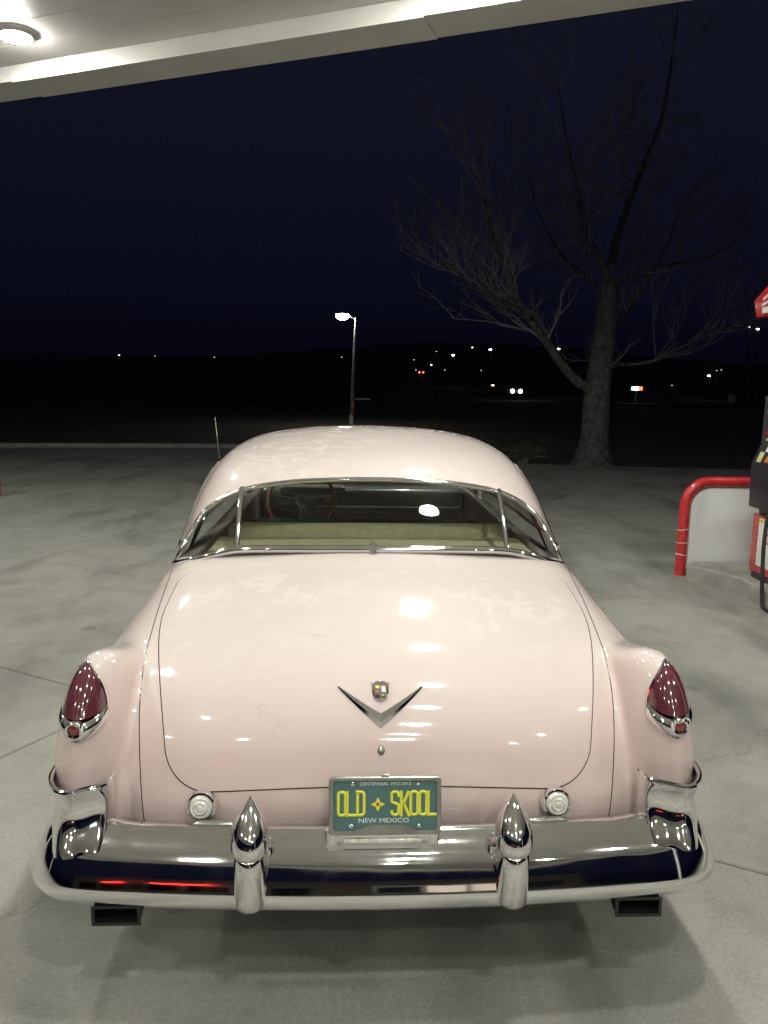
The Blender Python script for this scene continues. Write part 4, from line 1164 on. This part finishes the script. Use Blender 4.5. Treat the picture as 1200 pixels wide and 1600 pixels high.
def grow(p, d, L, r, lev):
    pts = [p]; dd = d.copy(); n = 5
    for i in range(n):
        dd = (dd + Vector((trng.uniform(-.3, .3), trng.uniform(-.3, .3), trng.uniform(-.12, .28)))).normalized()
        pts.append(pts[-1] + dd * L / n)
    rs = [r * (1 - .75 * i / n) for i in range(n + 1)]
    tw.tube([tuple(q) for q in pts], rs, 4 if lev > 0 else 3, cap=False)
    if lev > 0:
        for k in range(5 if lev == 2 else 4):
            t = trng.uniform(.25, 1.0); i = min(n - 1, int(t * n)); q = pts[i].lerp(pts[i + 1], t * n - i)
            nd = (dd + Vector((trng.uniform(-1, 1), trng.uniform(-1, 1), trng.uniform(-.4, .8))) * .9).normalized()
            grow(q, nd, L * trng.uniform(.38, .62), max(.0035, r * .5), lev - 1)
for pts, r0 in limbs:
    P = catmull([tuple(tp(*q)) for q in pts], 26); k = len(P)
    mesh_obj('branch', MB().tube(P, [LR * r0 * (1 - .9 * i / (k - 1)) for i in range(k)], 9), 'bark', tree, angle=180)
    for i in range(19):
        t = trng.uniform(.2, 1.0); j = min(k - 2, int(t * (k - 1))); q = Vector(P[j]); d0 = (Vector(P[j + 1]) - q).normalized()
        nd = (d0 * .7 + Vector((trng.uniform(-1, 1), trng.uniform(-1, 1), trng.uniform(-.3, .7)))).normalized()
        grow(q, nd, trng.uniform(1.1, 2.3), max(.010, r0 * .20 * (1.1 - t * .6)), 2)
mesh_obj('crown', tw, 'twig', tree, angle=180, recalc=False)

# low scrub behind the car
def bush(px, py, D, w, h, label, seed):
    r_ = random.Random(seed); b = Vector(site(px, py, D)); b.z = -.15
    root = empty('scrub_bush', tuple(b), label, 'bush', 'scrub bushes beyond the kerb')
    st, lf = MB(), MB()
    for i in range(46):
        a = r_.uniform(0, 6.28); k = r_.uniform(.2, 1)
        tip = b + Vector((math.cos(a) * w * k, math.sin(a) * w * k * .7, h * r_.uniform(.55, 1.05) * (1.1 - .5 * k)))
        mid_ = b.lerp(tip, .5) + Vector((r_.uniform(-.1, .1), r_.uniform(-.1, .1), .12))
        st.tube([tuple(b + Vector((r_.uniform(-.15, .15), r_.uniform(-.15, .15), 0))), tuple(mid_), tuple(tip)], [.016, .010, .004], 4, cap=False)
        for j in range(26):
            t = r_.uniform(.3, 1.05); q = mid_.lerp(tip, (t - .5) * 2) if t > .5 else b.lerp(mid_, t * 2)
            q = q + Vector((r_.gauss(0, .09), r_.gauss(0, .09), r_.gauss(0, .08)))
            u = Vector((r_.uniform(-1, 1), r_.uniform(-1, 1), r_.uniform(-1, 1))).normalized(); v = u.orthogonal().normalized(); s_ = r_.uniform(.03, .06)
            lf.add([tuple(q - u * s_), tuple(q + v * s_ * .35), tuple(q + u * s_), tuple(q - v * s_ * .35)], [(0, 1, 2, 3)])
    mesh_obj('stems', st, 'twig', root, recalc=False); mesh_obj('foliage', lf, 'bush', root, smooth=False, recalc=False)
bush(668, 720, 22.5, 1.1, 1.0, 'dry scrub bush showing just over the car roof', 3)
bush(735, 720, 21.0, 1.0, .75, 'low dry scrub bush between the car roof and the tree trunk', 5)
bush(815, 720, 20.0, .8, .55, 'smallest dry scrub bush left of the tree trunk', 9)

# ================================================================== FAR LIGHTS AND CARS
def on_terrain(px, py, up_by, lo_=60., hi_=700.):
    best = None
    for D in np.linspace(lo_, hi_, 600):
        p = site(px, py, D)
        e = abs(p[2] - float(terrain_h(p[0], p[1])) - up_by)
        if best is None or e < best[0]: best = (e, D)
        if e < .08: return D
    return best[1]
def lmat(name, col, es): M[name] = mat(name, col, .5, emit=col, es=es)
lmat('far_white', (1, .93, .82), 9); lmat('far_warm', (1, .66, .38), 9); lmat('far_dim', (1, .88, .76), 2.2); lmat('far_red', (1, .12, .06), 4); lmat('far_cool', (.85, .92, 1), 16); lmat('far_green', (.4, 1, .35), 5); lmat('far_bright', (1, .93, .82), 24)
FL = [(186, 555, 'far_white', 7, 'small pale lamp low in the dark far left'), (242, 556, 'far_dim', 7, 'faint lamp right of the small pale lamp on the far left'), (335, 558, 'far_dim', 7, 'very faint lamp on the horizon left of the car aerial'),
      (534, 558, 'far_dim', 7, 'faint lamp on the hillside beside the street lamp pole'), (647, 562, 'far_dim', 7, 'leftmost faint lamp of the hillside cluster'), (650, 578, 'far_dim', 6, 'faint lamp just under the leftmost one of the hillside cluster'),
      (674, 570, 'far_white', 7, 'small white lamp inside the hillside cluster'), (682, 549, 'far_dim', 7, 'faintest lamp above the hillside cluster'), (708, 555, 'far_bright', 8, 'brightest white lamp of the hillside cluster'),
      (738, 543, 'far_white', 8, 'white lamp high on the hill, left of a like one'), (766, 546, 'far_bright', 8, 'white lamp high on the hill, right of a like one'), (695, 578, 'far_dim', 6, 'faint lamp over the row of tail lights'),
      (752, 579, 'far_dim', 6, 'faint lamp over the orange lamp by the road'), (858, 535, 'far_dim', 7, 'small lamp up left of a bright one between the tree limbs'), (873, 545, 'far_bright', 8, 'bright warm lamp between the limbs left of the trunk'),
      (1050, 602, 'far_dim', 5, 'faint lamp right of the coloured lights, beyond the tree'), (1108, 587, 'far_bright', 7, 'bright white lamp above the red guard hoop'), (1120, 579, 'far_dim', 7, 'left one of two faint lamps over the red guard hoop'), (1127, 578, 'far_dim', 7, 'right one of two faint lamps over the red guard hoop'),
      (1171, 511, 'far_white', 8, 'small lamp just under the red topper sign'), (1184, 514, 'far_bright', 8, 'bright warm lamp just under the red topper sign'), (770, 602, 'far_warm', 5, 'orange lamp beside the road, left of the headlights')]
for px, py, m_, hgt, lab in FL:
    if py < 530: D = 75.
    else: D = on_terrain(px, py, hgt, 110, 650)
    p = Vector(site(px, py, D)); g = float(terrain_h(p.x, p.y)) - .3
    k = 1.5 / 1202 * D * (1.45 if m_ in ('far_bright', 'far_warm') else .85 if m_ == 'far_white' else .62)
    k = min(k, .62)
    root = empty('distant_lamp', (p.x, p.y, g), lab, 'street lamp', 'lamps across the valley')
    mesh_obj('pole', MB().tube([(p.x + k * .8, p.y, g), (p.x + k * .8, p.y, p.z + k * .4)], [.10, .06], 6), 'darkpole', root)
    mesh_obj('lamp', MB().lathe([(.001, -.5 * k), (.6 * k, -.42 * k), (k, -.05 * k), (.8 * k, .25 * k), (.001, .35 * k)], Matrix.Translation(p), 12), m_, root)

M['carpaint'] = mat('far_car_paint', (.08, .085, .09), .35, coat=.5)
M['carglass'] = mat('far_car_glass', (.01, .01, .012), .1)
def far_car(px, py, D, heading, lab, front, lens_m, k=.13):
    p = Vector(site(px, py, D)); g = p.z - .68
    root = empty('distant_car', (p.x, p.y, g), lab, 'car', 'cars on the far road')
    M4 = Matrix.Translation((p.x, p.y, g)) @ Matrix.Rotation(heading, 4, 'Z')
    sec = [(-2.2, .35), (-2.25, .7), (-2.1, .92), (-1.5, .98), (-.9, 1.42), (.5, 1.45), (1.2, 1.0), (2.05, .86), (2.2, .6), (2.15, .32)]
    def ext(prof, w): 
        n = len(prof); return MB().add([tuple(M4 @ Vector((-w, y, z))) for y, z in prof] + [tuple(M4 @ Vector((w, y, z))) for y, z in prof], [tuple(range(n)), tuple(range(n, 2 * n))[::-1]] + [(i, (i + 1) % n, n + (i + 1) % n, n + i) for i in range(n)])
    bevel(mesh_obj('body', ext(sec, .88), 'carpaint', root, smooth=False), .06, 2)
    mesh_obj('window', ext([(-1.38, 1.0), (-.86, 1.38), (.46, 1.41), (1.1, 1.0)], .886), 'carglass', root, smooth=False)
    for sx in (-.88, .88):
        for wy in (-1.35, 1.35):
            mesh_obj('wheel', MB().lathe([(.001, -.1), (.32, -.1), (.34, 0), (.32, .1), (.001, .1)], M4 @ Matrix.Translation((sx, wy, .33)) @ Matrix.Rotation(R(90), 4, 'Y'), 14), 'rubber', root)
    yy_ = 2.22 if front else -2.27
    for sx in (-.62, .62):
        mesh_obj('headlight' if front else 'tail_light', MB().lathe([(k, 0), (k * .8, k * .4), (.001, k * .55)], M4 @ Matrix.Translation((sx, yy_, .68)) @ Matrix.Rotation(R(-90) if front else R(90), 4, 'X'), 14), lens_m, root)
far_car(801, 611, 118, math.pi + .05, 'oncoming car with two white headlights on the far road', True, 'far_cool', .30)
for i, (px, py) in enumerate(((663, 582), (684, 586), (698, 588))):
    far_car(px, py, 230 + 14 * i, -.5 + .2 * i, ('farthest car with red tail lights, left of the row', 'middle car of the row with red tail lights', 'nearest car of the row, pale lights, on the far road')[i], i == 2, 'far_red' if i < 2 else 'far_dim', .30)
# small lit kiosk sign with coloured lights and a pale box by the road
sgn = Vector(site(995, 607, 95))
kr = empty('lit_sign', (sgn.x, sgn.y, -.15), 'small roadside sign with green, white and orange lights right of the trunk', 'sign')
mesh_obj('post', MB().box((sgn.x, sgn.y + .05, sgn.z / 2 - .4), (.14, .1, sgn.z + .7)), 'pole', kr, smooth=False)
mesh_obj('board', MB().box((sgn.x, sgn.y + .08, sgn.z), (1.7, .12, .75)), 'pump_black', kr, smooth=False)
for dx, m_ in ((-.45, 'far_green'), (.02, 'far_white'), (.50, 'far_red')):
    mesh_obj('lamp', MB().box((sgn.x + dx, sgn.y - .01, sgn.z), (.40, .05, .42)), m_, kr, smooth=False)
ub = Vector(site(1143, 623, 62))
cab = empty('utility_cabinet', (ub.x, ub.y, -.15), 'small pale utility cabinet standing by the road, upper right of the hoop', 'cabinet')
mesh_obj('box', MB().box((ub.x, ub.y, ub.z), (.42, .35, .62)), 'white_panel', cab, smooth=False)
mesh_obj('leg', MB().box((ub.x, ub.y, (ub.z - .3 - .2) / 2), (.1, .1, ub.z - .3 + .2)), 'steel', cab, smooth=False)

# ================================================================== STORE behind the photographer (mirrored in the bumper)
st_ = empty('store_building', (-2, -24, 0), 'low store front with a red light strip, mirrored in the chrome bumper', 'building')
M['stucco'] = mat('store_stucco', (.16, .14, .12), .9, noise=(3, .15))
lmat('neon_red', (1, .04, .03), 7); lmat('shop_glow', (1, .86, .66), .55)
mesh_obj('wall', MB().box((-2, -27, 2.1), (26, 6, 4.2)), 'stucco', st_, smooth=False)
mesh_obj('parapet', MB().box((-2, -24.0, 4.3), (26.4, .4, .5)), 'stucco', st_, smooth=False)
mesh_obj('red_strip', MB().box((-8.7, -23.72, 2.55), (3.4, .08, .16)), 'neon_red', st_, smooth=False)
for i, x in enumerate((-12, -9.6, -7.2, 1.6, 4.0, 6.4, 8.8)):
    w = mesh_obj('window', MB().box((x, -23.96, 1.45), (2.1, .06, 1.7)), 'shop_glow' if i in (4, 5) else 'carglass', st_, smooth=False)
    fr = MB()
    for dx, dz, sx, sz in ((0, .9, 2.3, .1), (0, -.9, 2.3, .1), (-1.1, 0, .1, 1.7), (1.1, 0, .1, 1.7)): fr.box((x + dx, -23.92, 1.45 + dz), (sx, .10, sz))
    mesh_obj('frame', fr, 'steel', w, smooth=False)
d_ = mesh_obj('door', MB().box((-3.2, -23.95, 1.08), (1.9, .07, 2.16)), 'carglass', st_, smooth=False)
mesh_obj('handle', MB().tube([(-3.1, -23.86, .9), (-3.1, -23.86, 1.3)], .02, 8), 'steel', d_)
